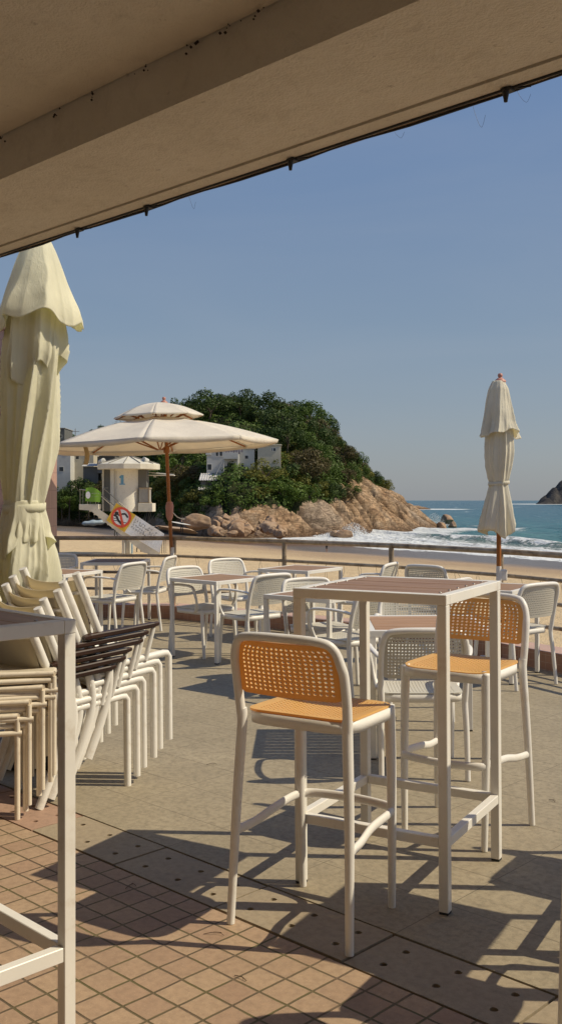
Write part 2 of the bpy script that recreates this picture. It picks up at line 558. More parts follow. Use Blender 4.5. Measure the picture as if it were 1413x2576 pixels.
        for s in (-1, 1):
            a = MB()
            pts = [(s * (bw - .002), ys - .045, .615), (s * (bw + .022), ys + .02, .632), (s * (bw + .040), ys + .13, .640), (s * (bw + .044), ys + .27, .636),
                   (s * (bw + .044), ys + .325, .618), (s * (bw + .040), ys + .345, .570), (s * (bw + .024), ys + .350, .50), (s * (sw + .012), ys + .325, .43), (s * (sw + .0), ys + .290, .402)]
            sp = spline(pts, 6)
            a.tube(sp, [.0135] * len(sp), 10, flat=(.80, 1.25), up=(0.02 * s, 0.3, 1))
            a.build('armrest', wm, root)
    return proto(root)

def place(root, x, y, fwd, label=None, group=None, z=0.0):
    root.rotation_mode = 'XYZ'
    nx, ny = SLOPE * SM_, SLOPE * CM
    n = Vector((-nx, -ny, 1)).normalized() if (x * SM_ + y * CM) > N_STRIP1 else Vector((0, 0, 1))
    f = Vector((fwd[0], fwd[1], 0)).normalized(); f = (f - n * f.dot(n)).normalized()
    rgt = f.cross(n)
    m = Matrix((rgt, f, n)).transposed().to_4x4()
    m.translation = (x, y, floor_z(x, y) + z)
    root.matrix_world = m
    if label: root['label'] = label
    if group: root['group'] = group
    return root

# ------------------------------------------------------------------ tables
def make_table(name, s, h, leg, apron, slats, top_mat, footrest=None, along='x', screws=True, metal=None):
    metal = metal or M['white_metal']
    root = empty(name)
    hs = s / 2
    f = MB()
    # frame of four square tubes, mitred by butting
    f.box(-hs, hs, -hs, -hs + leg, h - apron, h, bev=.002)
    f.box(-hs, hs, hs - leg, hs, h - apron, h, bev=.002)
    f.box(-hs, -hs + leg, -hs + leg, hs - leg, h - apron, h - .0005, bev=.002)
    f.box(hs - leg, hs, -hs + leg, hs - leg, h - apron, h - .0005, bev=.002)
    f.build('table_frame', metal, root)
    for sx in (-1, 1):
        for sy in (-1, 1):
            l = MB()
            x0 = sx * hs - (leg if sx > 0 else 0); y0 = sy * hs - (leg if sy > 0 else 0)
            l.box(x0 + .0008, x0 + leg - .0008, y0 + .0008, y0 + leg - .0008, .008, h - apron - .0006, bev=.002)
            lo = l.build('leg', metal, root)
            g = MB(); g.box(x0 + .002, x0 + leg - .002, y0 + .002, y0 + leg - .002, 0, .008)
            g.build('rubber_foot', M['dark_rubber'], lo)
    w = hs - leg - .0015
    t = MB()
    if slats > 1:
        gap = .005; sw = (2 * w - gap * (slats - 1)) / slats
        for i in range(slats):
            a = -w + i * (sw + gap)
            dz = rnd.uniform(-.0008, .0008)
            if along == 'x': t.box(-w, w, a, a + sw, h - .016, h - .001 + dz, bev=.0015)
            else: t.box(a, a + sw, -w, w, h - .016, h - .001 + dz, bev=.0015)
    else:
        t.box(-w, w, -w, w, h - .016, h - .002, bev=.001)
    tp = t.build('table_top', top_mat, root)
    if slats > 1 and screws:
        for i in range(slats):
            a = -w + i * (sw + gap) + sw / 2
            for e in (-1, 1):
                for q in (0,):
                    cx, cy = (e * (w - .014), a + q * sw) if along == 'x' else (a + q * sw, e * (w - .014))
                    sc = MB(); sc.lathe([(.0055, h - .001), (.0048, h + .001), (.002, h + .0018), (0.0001, h + .0019)], 8, (cx, cy)); sc.build('screw', M['screw'], tp)
    if footrest:
        fz, ft = footrest
        fr = MB()
        fr.box(-hs + leg, hs - leg, -hs + .003, -hs + leg - .003, fz - ft, fz, bev=.002)
        fr.box(-hs + leg, hs - leg, hs - leg + .003, hs - .003, fz - ft, fz, bev=.002)
        fr.box(-hs + .003, -hs + leg - .003, -hs + leg, hs - leg, fz - ft, fz, bev=.002)
        fr.box(hs - leg + .003, hs - .003, -hs + leg, hs - leg, fz - ft, fz, bev=.002)
        fr.build('footrest', metal, root)
    return proto(root)

# bar tables: fwd is the +Y axis of the table
barT = tag(make_table('bar_table', .60, 1.10, .036, .036, 6, M['slat'], (.262, .034)), cat='table')
A_dir = Vector((.877, -.477)); B_dir = Vector((.500, .866))
place(barT, .462, 3.796, B_dir, 'tall white bar table with brown slatted top between the two amber-backed stools', 'bar tables')
t2 = copy_tree(barT); place(t2, 1.375, 3.20, B_dir, 'bar table standing past the right edge, only its shadow falling on the drain covers', 'bar tables')
t3 = tag(make_table('bar_table', .62, 1.115, .036, .036, 5, M['slat_light'], (.262, .038)), cat='table')
e2 = Vector((-.70, -.71)); e1 = Vector((-.71, .70))
c3 = Vector((-.538, 2.60)) + e1 * .31 + e2 * .31
place(t3, c3.x, c3.y, e2, 'nearest bar table at the left edge, its pale leg running down to the bottom', 'bar tables')

# bar stools
st1 = tag(make_seat('stool'), cat='stool')
place(st1, .135, 3.40, (.524, .852), 'white bar stool with amber perforated back, nearest of the stools, seen from behind', 'amber bar stools')
st2 = copy_tree(st1); place(st2, .780, 4.25, (-.574, -.819), 'white bar stool with amber back and pale orange seat facing us behind the bar table', 'amber bar stools')
st3 = copy_tree(st1); place(st3, 1.065, 2.745, (.524, .852), 'bar stool cut off by the right edge with only one slanted white leg in view', 'amber bar stools')
st4 = copy_tree(st1); place(st4, 1.690, 3.66, (-.574, -.819), 'bar stool past the right edge casting a cane patterned shadow', 'amber bar stools')

# dining tables
G_T = 'square dining tables'
tb = tag(make_table('dining_table', .60, .70, .032, .032, 1, M['top_wood']), cat='table')
place(tb, *px(549, 1452, .70), (.68, .73), 'square table with plain brown top left of the nearest stool, chairs at three sides', G_T)
x_, y_ = px(549, 1452, .70)
tc_ = copy_tree(tb); xc, yc = px(757, 1428, .70); place(tc_, xc, yc, (.60, .80), 'brown topped square table beside the railing left of the open sea, no chair in front', G_T)
ta = tag(make_table('dining_table', .64, .70, .032, .032, 14, M['top_dark'], screws=False), cat='table')
xa, ya = px(294, 1410, .70); place(ta, xa, ya, (.07, 1.0), 'square table with dark brown slatted top by the railing behind the parasol pole', G_T)
t0 = copy_tree(tb); x0, y0 = px(176, 1437, .70); place(t0, x0 - .10, y0, (.45, .9), 'square table with brown top half hidden behind the big folded yellow parasol', G_T)
td = copy_tree(tb); xd, yd = px(800, 1492, .70); place(td, xd + .02, yd + .0, (.62, .78), 'square dining table directly behind the left half of the tall bar table', G_T)
te = tag(make_table('dining_table', .66, .70, .034, .034, 9, M['slat_light'], screws=False), cat='table')
place(te, .820, 5.68, (.02, 1.0), 'dining table with light slatted top seen through the legs of the bar table', G_T)
tf = copy_tree(tb); xf_, yf_ = px(1205, 1474, .70); place(tf, xf_ + .08, yf_ + .0, (.55, .83), 'square table with brown top at the foot of the closed parasol on the right', G_T)

# armchairs
G_C = 'white plastic armchairs on the terrace'
ch = tag(make_seat('armchair'), cat='chair')
chairs = [
 ((-1.66, 9.80), (-.87, .48), 'white armchair left of the orange parasol pole, seen from behind, nearest the stacked chairs'),
 ((-1.43, 10.62), (-.98, .20), 'white armchair tucked at the dark slatted table right in front of the orange parasol pole'),
 ((-.69, 8.90), (.73, -.68), 'white armchair behind the plain brown table, its back shaded below the table top'),
 ((-.40, 9.90), (.60, -.80), 'white armchair standing by the railing between the two brown tables, facing us'),
 ((-.235, 8.42), (-.66, .75), 'white armchair seen from behind, just above the back of the nearest amber stool'),
 ((.31, 7.55), (.40, -.91), 'armchair with cane-like back facing us, across the table behind the bar table'),
 ((.50, 7.02), (-.66, .75), 'armchair seen from behind through the left legs of the bar table'),
 ((.88, 6.42), (0, -1), 'armchair facing us at the far side of the light slatted table'),
 ((.725, 5.18), (.03, 1), 'nearest armchair, beige perforated back seen through the bar table legs'),
 ((.80, 9.45), (-.90, .43), 'small distant armchair in profile just left of the bluish one behind the bar table'),
 ((1.48, 9.25), (.62, .78), 'bluish shaded armchair back rising above the bar table top against the sand'),
 ((1.745, 7.45), (-.57, .82), 'rightmost armchair, beside the tiled kerb under the closed parasol'),
 ((-2.52, 10.9), (-.15, -1), 'armchair mostly hidden by the folded yellow parasol, only an arm and seat showing'),
]
for i, ((x, y), f, lab) in enumerate(chairs):
    o = ch if i == 0 else copy_tree(ch)
    place(o, x, y, f, lab, G_C)

# ------------------------------------------------------------------ stacked chairs with dark wooden arms
def make_sling_chair():
    root = empty('stacking_chair')
    wm = M['white_metal']; hw = .23; r = .0180
    for s in (-1, 1):
        x = s * hw
        l = MB(); sp = spline([(x, -.270, 0), (x, -.195, .16), (x, -.140, .34), (x, -.165, .50), (x, -.245, .70), (x, -.330, .895)], 6)
        l.tube(sp, .0205, 14); tag(l.build('leg', wm, root), 'curved rear leg running up into the back post')
        l = MB()
        l.tube([(x, .235, 0), (x, .235, .43), (x, .222, .446), (x, .20, .449), (x, -.16, .425)], r, 12)
        l.build('leg', wm, root)
        xo = x + s * .030
        a = MB(); a.tube([(x + s * .010, .075, .43), (xo, .112, .592)], .0125, 10); sup = a.build('arm_support', wm, root)
        a = MB()
        prof = [(-.31, .586), (-.28, .590), (-.10, .597), (.105, .607), (.140, .611)]
        vs = []
        for i, (y, z) in enumerate(prof):
            w = .021 if 0 < i < 4 else .015; t = .0125 if 0 < i < 4 else .008
            for dx, dz in ((-w, -t * .6), (-w * .8, -t), (w * .8, -t), (w, -t * .6), (w, t * .6), (w * .8, t), (-w * .8, t), (-w, t * .6)):
                vs.append((xo + dx, y, z + dz))
        fs = [tuple(range(8))]
        for i in range(4):
            for k in range(8):
                l_ = (k + 1) % 8
                fs.append((i * 8 + k, (i + 1) * 8 + k, (i + 1) * 8 + l_, i * 8 + l_))
        fs.append(tuple(range(32, 40))[::-1])
        a.add(vs, fs); a.build('armrest', M['arm_wood'], root)
    # cross bars
    c = MB()
    c.tube(spline([(-hw, -.300, .80), (-.12, -.345, .79), (0, -.358, .787), (.12, -.345, .79), (hw, -.300, .80)], 5), .009, 8)
    c.build('crossbar', wm, root)
    for y_, z_ in ((-.17, .40), (.20, .435)):
        c = MB(); c.tube([(-hw, y_, z_), (hw, y_, z_)], .009, 8); c.build('crossbar', wm, root)
    g = MB()
    g.grid(lambda u, v: ((u - .5) * 2 * (hw - .012), lerp(-.205, -.318, v) - .035 * (1 - (2 * u - 1) ** 2), lerp(.49, .862, v) - .02 * (1 - (2 * u - 1) ** 2) * v), 12, 8)
    o = g.build('back_sling', M['sling'], root)
    sm = o.modifiers.new('s', 'SOLIDIFY'); sm.thickness = .004
    g = MB()
    g.grid(lambda u, v: ((u - .5) * 2 * (hw - .004), lerp(-.165, .238, v), lerp(.430, .452, v) - .018 * (1 - (2 * u - 1) ** 2) * math.sin(math.pi * v)), 12, 10)
    o = g.build('seat_sling', M['sling'], root)
    sm = o.modifiers.new('s', 'SOLIDIFY'); sm.thickness = .004
    return proto(root)
sc_ = tag(make_sling_chair(), cat='chair')
fst = Vector((.70, .715)); rgt = Vector((.715, -.70))
front_foot = Vector((-.762, 4.93))                 # near front foot of the lowest chair
base = front_foot - rgt * .23 - fst * .235
where = ['lowest chair of the white stack, its feet on the paving', 'second chair from the bottom of the white stack', 'third chair from the bottom of the white stack',
         'fourth chair from the bottom of the white stack', 'fifth chair from the bottom, next below the top of the white stack', 'topmost chair of the white stack, cream sling seat in the sun']
for k in range(6):
    o = sc_ if k == 0 else copy_tree(sc_)
    p = base + fst * (.052 * k)
    place(o, p.x, p.y, fst, where[k] + ', dark brown arms', 'stack of white sling chairs with dark arms', z=.0365 * k)
    if k: o.rotation_euler.z += R((.9, -1.1, .6, -.8, 1.0)[k - 1]); o.location.x += (.004, -.003, .006, -.004, .003)[k - 1]

# ------------------------------------------------------------------ stacked cream footstools, lower left
def make_footstool():
    root = empty('footstool')
    cm = M['cream_metal']; hx, hy, h, r = .20, .235, .46, .0125
    for sx in (-1, 1):
        for sy in (-1, 1):
            l = MB(); l.tube([(sx * hx, sy * hy, 0), (sx * hx, sy * hy, h - .012)], r, 10); l.build('leg', cm, root)
    f = MB()
    pts = [(-hx, -hy, h), (hx, -hy, h), (hx, hy, h), (-hx, hy, h)]
    for a, b in zip(pts, pts[1:] + pts[:1]): f.tube([a, b], r * .95, 10)
    f.build('seat_frame', cm, root)
    for sy in (-1, 1):
        q = MB(); q.tube([(-hx - .02, sy * (hy + .004), h - .075), (hx + .02, sy * (hy + .004), h - .075)], .0115, 10); q.build('stretcher', cm, root)
    g = MB(); g.grid(lambda u, v: (lerp(-hx, hx, u), lerp(-hy, hy, v), h + .013 - .014 * math.sin(math.pi * u) * math.sin(math.pi * v)), 8, 8)
    o = g.build('seat_sling', M['sling'], root); sm = o.modifiers.new('s', 'SOLIDIFY'); sm.thickness = .005
    return proto(root)
fs_ = tag(make_footstool(), cat='stool')
ffwd = Vector((.97, .24)); frt = Vector((.24, -.97))
p0 = Vector((-1.17, 4.44))
names = ['lowest cream footstool of the leaning pile beside the nearest bar table leg', 'second cream footstool from the floor in the pile', 'third cream footstool from the floor in the pile',
         'fourth cream footstool from the floor in the pile', 'fifth cream footstool from the floor in the pile', 'second highest cream footstool of the pile', 'topmost cream footstool with its faded sling seat showing at the left edge']
for k in range(7):
    o = fs_ if k == 0 else copy_tree(fs_)
    p = p0 - ffwd * .21 - frt * .22 + ffwd * (.028 * k) * 1.0 + frt * (-.006 * k)
    place(o, p.x, p.y, frt * -1, names[k], 'pile of cream footstools', z=.030 * k)
    if k: o.rotation_euler.z += R((1.6, -1.2, 2.2, -.8, 1.9, -2.4)[k - 1]); o.location.y += (.005, -.004, .008, .0, -.006, .004)[k - 1]
# ------------------------------------------------------------------ paving materials (object coordinates = paving grid)
def tile_mat(name, c1, c2, cm, w, h, mortar, off=0.0, offm=0.0, rot_off=0.0, bump=0.5, rough=0.7, speck=0.25, moss=None, shift=(0, 0), stain=0.4):
    m = NT(name); co = m.coord('Object')
    v = m.mapping(co, loc=(shift[0], shift[1], 0))
    wob = m.noise(9, 3, 0.5, co, out=1)
    v2 = m.t.nodes.new('ShaderNodeVectorMath'); v2.operation = 'SCALE'; m.set(v2.inputs[0], wob); v2.inputs['Scale'].default_value = mortar * 1.7
    va = m.t.nodes.new('ShaderNodeVectorMath'); va.operation = 'ADD'; m.set(va.inputs[0], v); m.t.links.new(v2.outputs[0], va.inputs[1])
    b = m.n('TexBrick', Scale=1.0, Mortar__Size=mortar, Mortar__Smooth=0.35, Bias=0.0, Brick__Width=w, Row__Height=h)
    b.offset = off; b.squash = 1.0; b.offset_frequency = 2
    m.t.links.new(va.outputs[0], b.inputs['Vector'])
    b.inputs['Color1'].default_value = (*c1, 1); b.inputs['Color2'].default_value = (*c2, 1); b.inputs['Mortar'].default_value = (*cm, 1)
    fac = b.outputs['Fac']
    big = m.noise(2.3, 5, 0.6, co)
    med = m.noise(38, 5, 0.65, co)
    fin = m.noise(260, 2, 0.5, co)
    st_ = m.noise(.9, 7, .72, co, dist=1.0)
    big = m.math('ADD', m.math('MULTIPLY', big, .45), m.math('MULTIPLY', st_, .62))
    col = m.mix(m.mapr(big, 0.42, 0.72, 0, stain), b.outputs['Color'], tuple(x * 0.62 for x in c1), 'MIX')
    col = m.mix(m.mapr(med, 0.42, 0.72, 0, speck), col, tuple(x * 0.55 for x in c2))
    col = m.mix(m.mapr(fin, 0.60, 0.74, 0, 0.55), col, tuple(x * 0.35 for x in c1))
    fin2 = m.noise(190, 2, 0.5, m.mapping(co, loc=(3, 7, 1)))
    col = m.mix(m.mapr(fin2, 0.62, 0.74, 0, 0.35), col, tuple(min(1, x * 1.6) for x in c1))
    if moss:
        mo = m.math('MULTIPLY', fac, m.mapr(m.noise(6, 4, 0.6, co), 0.4, 0.6, 0, 0.8), clamp=True)
        col = m.mix(mo, col, moss)
    hgt = m.math('ADD', m.math('MULTIPLY', m.math('SUBTRACT', 1.0, fac), 1.0), m.math('MULTIPLY', m.math('ADD', med, fin), 0.10))
    m.bump(hgt, bump, 0.006)
    return m.fin(col, rough, 0.35)
# phases measured on the photograph
m0 = -0.5236 * CM - 3.172 * SM_; n0 = -0.5236 * SM_ + 3.172 * CM
s_t = 0.1085
M['terracotta'] = tile_mat('terracotta_tiles', (0.47, 0.335, 0.215), (0.38, 0.25, 0.165), (0.08, 0.06, 0.035), s_t, s_t, 0.0046,
                           shift=(-(m0 % s_t) + s_t, -(n0 % s_t) + s_t), moss=(0.13, 0.115, 0.04), bump=0.9, speck=0.5, stain=0.55)
M['granite'] = tile_mat('granite_paving', (0.405, 0.340, 0.235), (0.365, 0.305, 0.208), (0.14, 0.115, 0.075), .585, .31, 0.0020, off=0.0,
                        shift=(-(-1.99 % .585) + .585, -(2.605 % .31) + .31), bump=0.6, speck=0.85, stain=0.75)
M['drain'] = tile_mat('drain_cover_stone', (0.37, 0.300, 0.205), (0.335, 0.270, 0.185), (0.1, 0.08, 0.05), 50, 50, 0.0001, bump=0.25, speck=0.5, stain=0.3, shift=(7, 7))
M['drain_pink'] = tile_mat('pink_drain_cover_stone', (0.42, 0.27, 0.19), (0.38, 0.25, 0.18), (0.1, 0.08, 0.05), 50, 50, 0.0001, bump=0.3, speck=0.5, shift=(7, 7))
M['kerb_tile'] = tile_mat('pink_kerb_tiles', (0.46, 0.25, 0.16), (0.42, 0.225, 0.145), (0.36, 0.26, 0.18), .0508, .0508, 0.0022, bump=0.4, speck=0.15)
M['grime'] = plain('drain_grime', (0.035, 0.03, 0.022), 0.9, 0.3, 30)

def mnobj(mb, name, mats, z=0.0):
    o = mb.build(name, mats)
    o.rotation_euler = (0, 0, -TH); o.location = (0, 0, z)
    return o
# terracotta sheet
f = MB(); f.box(-9, 7, -5, N_STRIP0 - .006, -.12, 0.0)
tag(mnobj(f, 'terracotta_floor', M['terracotta']), kind='structure')
# channel under the drain covers
f = MB(); f.box(-9, 7, N_STRIP0 - .006, N_STRIP1 + .004, -.20, -.055)
tag(mnobj(f, 'drain_channel', M['grime']), kind='structure')

# rail line and kerb
RAIL = [(-2.83, 11.84), (-1.24, 11.50), (.035, 10.55), (1.07, 9.62), (1.90, 8.58), (2.42, 7.72), (3.10, 6.45), (3.75, 5.15), (4.3, 3.7)]
def offset_line(pts, d):
    out = []
    for i, p in enumerate(pts):
        a = Vector(pts[max(0, i - 1)]); b = Vector(pts[min(len(pts) - 1, i + 1)])
        t = (b - a).normalized(); n = Vector((-t.y, t.x))      # left of the walking direction = seaward
        out.append(Vector(p) + n * d)
    return out
LINE = [(-7.0, 12.0)] + RAIL
k_in = offset_line(LINE, -.13); k_out = offset_line(LINE, .15)
# granite terrace: polygon from the strip to the kerb, as a slab in (m,n)
def to_mn(p): return (p[0] * CM - p[1] * SM_, p[0] * SM_ + p[1] * CM)
vs = []; fs = []
poly = [to_mn(p) for p in k_out]
N = len(poly)
gm = MB()
top = [(m, n, SLOPE * max(0, n - N_STRIP1)) for m, n in poly]
foot = [(m, N_STRIP1 + .004, 0.0) for m, n in poly]
for i in range(N - 1):
    gm.add([foot[i], foot[i + 1], top[i + 1], top[i]], [(0, 1, 2, 3)])
gm.add([foot[0], top[0], (top[0][0] - 4, top[0][1], top[0][2]), (-9, N_STRIP1 + .004, 0)], [(0, 1, 2, 3)])
for i in range(N - 1):
    a, b = foot[i], foot[i + 1]
    gm.add([a, b, (b[0], b[1], -.2), (a[0], a[1], -.2)], [(3, 2, 1, 0)])
tag(mnobj(gm, 'granite_terrace', M['granite']), kind='structure')

# drain covers with real holes
def drain_cover(mi):
    g = MB()
    L, W = .585 - .010, N_STRIP1 - N_STRIP0 - .014
    nx, ny = 12, 6
    vs = []; fs = []
    def cell(a0, a1, b0, b1, hole):
        r = [(a0, b0), ((a0 + a1) / 2, b0), (a1, b0), (a1, (b0 + b1) / 2), (a1, b1), ((a0 + a1) / 2, b1), (a0, b1), (a0, (b0 + b1) / 2)]
        o = len(vs)
        if not hole:
            for p in r: vs.append((p[0], p[1], 0))
            fs.append(tuple(range(o, o + 8))); return
        cx, cy = (a0 + a1) / 2, (b0 + b1) / 2
        ring = []
        for k in range(16):
            if k % 2 == 0: ring.append(r[k // 2])
            else:
                p, q = r[k // 2], r[(k // 2 + 1) % 8]; ring.append(((p[0] + q[0]) / 2, (p[1] + q[1]) / 2))
        for p in ring: vs.append((p[0], p[1], 0))
        for k in range(16):
            a = -3 * math.pi / 4 + k * math.pi / 8
            rr = .0125 * (1 + .08 * math.sin(3 * a + mi))
            vs.append((cx + rr * math.cos(a), cy + rr * math.sin(a), 0)); 
        for k in range(16):
            a = -3 * math.pi / 4 + k * math.pi / 8
            vs.append((cx + .0115 * math.cos(a), cy + .0115 * math.sin(a), -.05))
        for k in range(16):
            l = (k + 1) % 16
            fs.append((o + k, o + l, o + 16 + l, o + 16 + k)); fs.append((o + 16 + k, o + 16 + l, o + 32 + l, o + 32 + k))
    xs = [0, .065, .130, .260, .325, .455, .520, L]
    xs = [0, .062, .132, .257, .327, .452, .522, L]
    ys = [0, .045, .105, .160, .220, W]
    for i in range(len(xs) - 1):
        for j in range(len(ys) - 1):
            hole = i in (1, 3, 5) and j in (1, 3)
            cell(xs[i], xs[i + 1], ys[j], ys[j + 1], hole)
    g.add(vs, fs)
    for (a, b), (c, d) in (((0, 0), (L, 0)), ((L, 0), (L, W)), ((L, W), (0, W)), ((0, W), (0, 0))):
        g.add([(a, b, 0), (c, d, 0), (c, d, -.05), (a, b, -.05)], [(3, 2, 1, 0)])
    return g
labs = {-3: 'perforated pink stone drain cover under the feet of the footstool pile', -2: 'perforated stone drain cover just right of the nearest bar table leg',
        -1: 'perforated stone drain cover in shade left of the nearest stool feet', 0: 'perforated stone drain cover between the two near feet of the nearest amber stool',
        1: 'perforated stone drain cover dappled by a cane patterned shadow', 2: 'perforated stone drain cover cut by the right edge of the photo'}
for k in range(-4, 4):
    g = drain_cover(k)
    o = g.build('drain_cover', M['drain_pink'] if k <= -3 else M['drain'])
    mm = -1.99 - .585 * 1 + .585 * k + .005
    x, y = mn(mm, N_STRIP0 + .007)
    o.location = (x, y, rnd.uniform(-.0025, .001)); o.rotation_euler = (rnd.uniform(-.002, .002), rnd.uniform(-.002, .002), -TH + rnd.uniform(-.004, .004))
    tag(o, labs.get(k, 'perforated stone drain cover out of the picture on the left'), 'drain cover', 'perforated drain covers along the paving edge')

# kerb
kb = MB()
zt_ = [floor_z(*p) for p in k_in]
KH = .150
for i in range(len(k_in) - 1):
    a, b, c, d = k_in[i], k_in[i + 1], k_out[i + 1], k_out[i]
    za, zb = floor_z(*a), floor_z(*b)
    # built in short bricks of its own length so tiles follow the line: vertex coordinates only
    kb.add([(a.x, a.y, za - .03), (b.x, b.y, zb - .03), (b.x, b.y, zb + KH), (a.x, a.y, za + KH)], [(0, 1, 2, 3)])
    kb.add([(a.x, a.y, za + KH), (b.x, b.y, zb + KH), (c.x, c.y, zb + KH), (d.x, d.y, za + KH)], [(0, 1, 2, 3)], 1)
    kb.add([(d.x, d.y, za + KH), (c.x, c.y, zb + KH), (c.x, c.y, -3.2), (d.x, d.y, -3.2)], [(0, 1, 2, 3)], 1)
m = NT('kerb_front_tiles'); co = m.coord('Object')
sep = m.t.nodes.new('ShaderNodeSeparateXYZ'); m.set(sep.inputs[0], co)
run = m.math('SUBTRACT', m.math('MULTIPLY', sep.outputs[0], .72), m.math('MULTIPLY', sep.outputs[1], .72))
cmb = m.t.nodes.new('ShaderNodeCombineXYZ'); m.set(cmb.inputs[0], run); m.set(cmb.inputs[1], sep.outputs[2])
b = m.n('TexBrick', Scale=1.0, Mortar__Size=.0022, Mortar__Smooth=.3, Brick__Width=.060, Row__Height=.060); b.offset = 0; b.squash = 1
m.t.links.new(cmb.outputs[0], b.inputs['Vector'])
b.inputs['Color1'].default_value = (.44, .225, .135, 1); b.inputs['Color2'].default_value = (.39, .195, .12, 1); b.inputs['Mortar'].default_value = (.50, .36, .26, 1)
col = m.mix(m.mapr(m.noise(4, 5, .6, co), .35, .75, 0, .45), b.outputs['Color'], (.22, .12, .08))
m.bump(m.math('SUBTRACT', 1.0, b.outputs['Fac']), .4, .004)
kf = m.fin(col, .5)
m = NT('kerb_top_tiles'); co = m.coord('Object')
b = m.n('TexBrick', Scale=1.0, Mortar__Size=.003, Mortar__Smooth=.3, Brick__Width=.10, Row__Height=.10); b.offset = 0; b.squash = 1
m.t.links.new(m.mapping(co, rot=(0, 0, R(55))), b.inputs['Vector'])
b.inputs['Color1'].default_value = (.56, .36, .29, 1); b.inputs['Color2'].default_value = (.50, .33, .27, 1); b.inputs['Mortar'].default_value = (.50, .38, .30, 1)
col = m.mix(m.mapr(m.noise(5, 5, .6, co), .4, .75, 0, .4), b.outputs['Color'], (.36, .29, .24))
kt = m.fin(col, .6)
tag(kb.build('tiled_kerb', [kf, kt]), 'low kerb of small terracotta tiles running under the railing', 'kerb')

# railing
m = NT('weathered_rail_metal'); co = m.coord('Object')
col = m.ramp(m.noise(7, 6, .7, co, dist=.8), [(.28, (.10, .07, .042)), (.42, (.28, .215, .145)), (.60, (.42, .345, .25)), (.8, (.52, .45, .35))])
m.bump(m.noise(60, 4, .6, co), .25, .003)
M['rail'] = m.fin(col, .5, .5, .25)
rl = tag(empty('railing', (RAIL[0][0], RAIL[0][1], .15)), 'weathered brown metal railing with four rails along the terrace edge', 'railing')
def rpart(mb, name, mat, dx=0):
    o = mb.build(name, mat); o.parent = rl; o.matrix_parent_inverse = Matrix.Translation((-rl.location.x, -rl.location.y, -rl.location.z)); return o
def rail_z(p, h): return h + (floor_z(*p) - .065)
for zi, rr in ((.985, .025), (.780, .017), (.585, .017), (.390, .017)):
    t = MB(); pts = [(x, y, rail_z((x, y), zi)) for x, y in RAIL]
    t.tube(pts, rr, 12); rpart(t, 'rail', M['rail'])
for i, (x, y) in enumerate(RAIL[:-1]):
    if i == 0: x, y = -2.66, 11.80
    t = MB(); t.tube([(x, y, floor_z(x, y) + KH - .02), (x, y, rail_z((x, y), .985))], .025, 12)
    t.lathe([(.05, floor_z(x, y) + KH), (.05, floor_z(x, y) + KH + .008), (.03, floor_z(x, y) + KH + .012)], 12, (x, y))
    rpart(t, 'post', M['rail'])
M['cord'] = plain('grey_cord', (0.16, 0.13, 0.10), 0.8)
L_ = [Vector((*p, 0)) for p in RAIL]
seglen = [0]
for a, b in zip(L_, L_[1:]): seglen.append(seglen[-1] + (b - a).length)
def along(s):
    for i in range(len(L_) - 1):
        if s <= seglen[i + 1]: return L_[i].lerp(L_[i + 1], (s - seglen[i]) / (seglen[i + 1] - seglen[i]))
    return L_[-1]
s = .35; ci = 0
while s < 6.9:
    p = along(s); q = along(s + rnd.uniform(.03, .09)); ci += 1
    zr = rail_z((p.x, p.y), .775); c = MB()
    lo = rnd.uniform(.10, .19)
    k = rnd.choice((0, 0, 1, 2))
    if k == 0: pts = [(p.x, p.y, zr - lo), (p.x * .5 + q.x * .5, p.y * .5 + q.y * .5, zr + .012), (q.x, q.y, zr - lo * rnd.uniform(.8, 1.2))]
    elif k == 1: pts = spline([(p.x, p.y, zr), (p.x + .012, p.y, zr - lo * .5), (q.x * .6 + p.x * .4, q.y * .6 + p.y * .4, zr - lo), (q.x, q.y, zr - lo * .4), (p.x + .02, p.y, zr)], 4)
    else: pts = [(p.x, p.y, zr), (p.x + .01, p.y, zr - lo * .6), (p.x - .006, p.y, zr - lo)]
    c.tube(pts, .0017, 4); rpart(c, 'cord', M['cord'])
    s += rnd.uniform(.16, .30)
for s, dz in ((1.1, .575), (2.0, .57), (3.4, .575)):
    p = along(s); q = along(s + .35); c = MB()
    c.tube(spline([(p.x, p.y, dz + .01), (p.x + .02, p.y, dz - .15), ((p.x + q.x) / 2, (p.y + q.y) / 2, dz - .26), (q.x, q.y, dz - .12), (q.x, q.y, dz)], 5), .0018, 4); rpart(c, 'cord', M['cord'])

# pink tiled wall on the left
m = NT('pink_wall_tiles'); co = m.coord('Object')
sep = m.t.nodes.new('ShaderNodeSeparateXYZ'); m.set(sep.inputs[0], co)
cmb = m.t.nodes.new('ShaderNodeCombineXYZ'); m.set(cmb.inputs[0], m.math('ADD', sep.outputs[0], sep.outputs[1])); m.set(cmb.inputs[1], sep.outputs[2])
b = m.n('TexBrick', Scale=1.0, Mortar__Size=.003, Mortar__Smooth=.3, Brick__Width=.10, Row__Height=.22); b.offset = 0; b.squash = 1
m.t.links.new(cmb.outputs[0], b.inputs['Vector'])
b.inputs['Color1'].default_value = (.46, .29, .23, 1); b.inputs['Color2'].default_value = (.42, .26, .21, 1); b.inputs['Mortar'].default_value = (.25, .15, .12, 1)
wm_ = m.fin(b.outputs['Color'], .55)
w = MB(); w.box(-6.2, -2.80, 11.62, 12.4, -3, 3.42, bev=.01); w.box(-6.25, -2.76, 11.58, 12.44, 3.422, 3.50, bev=.01)
tag(w.build('tiled_wall', wm_), 'pink tiled wall behind the folded yellow parasol where the railing ends', 'wall')

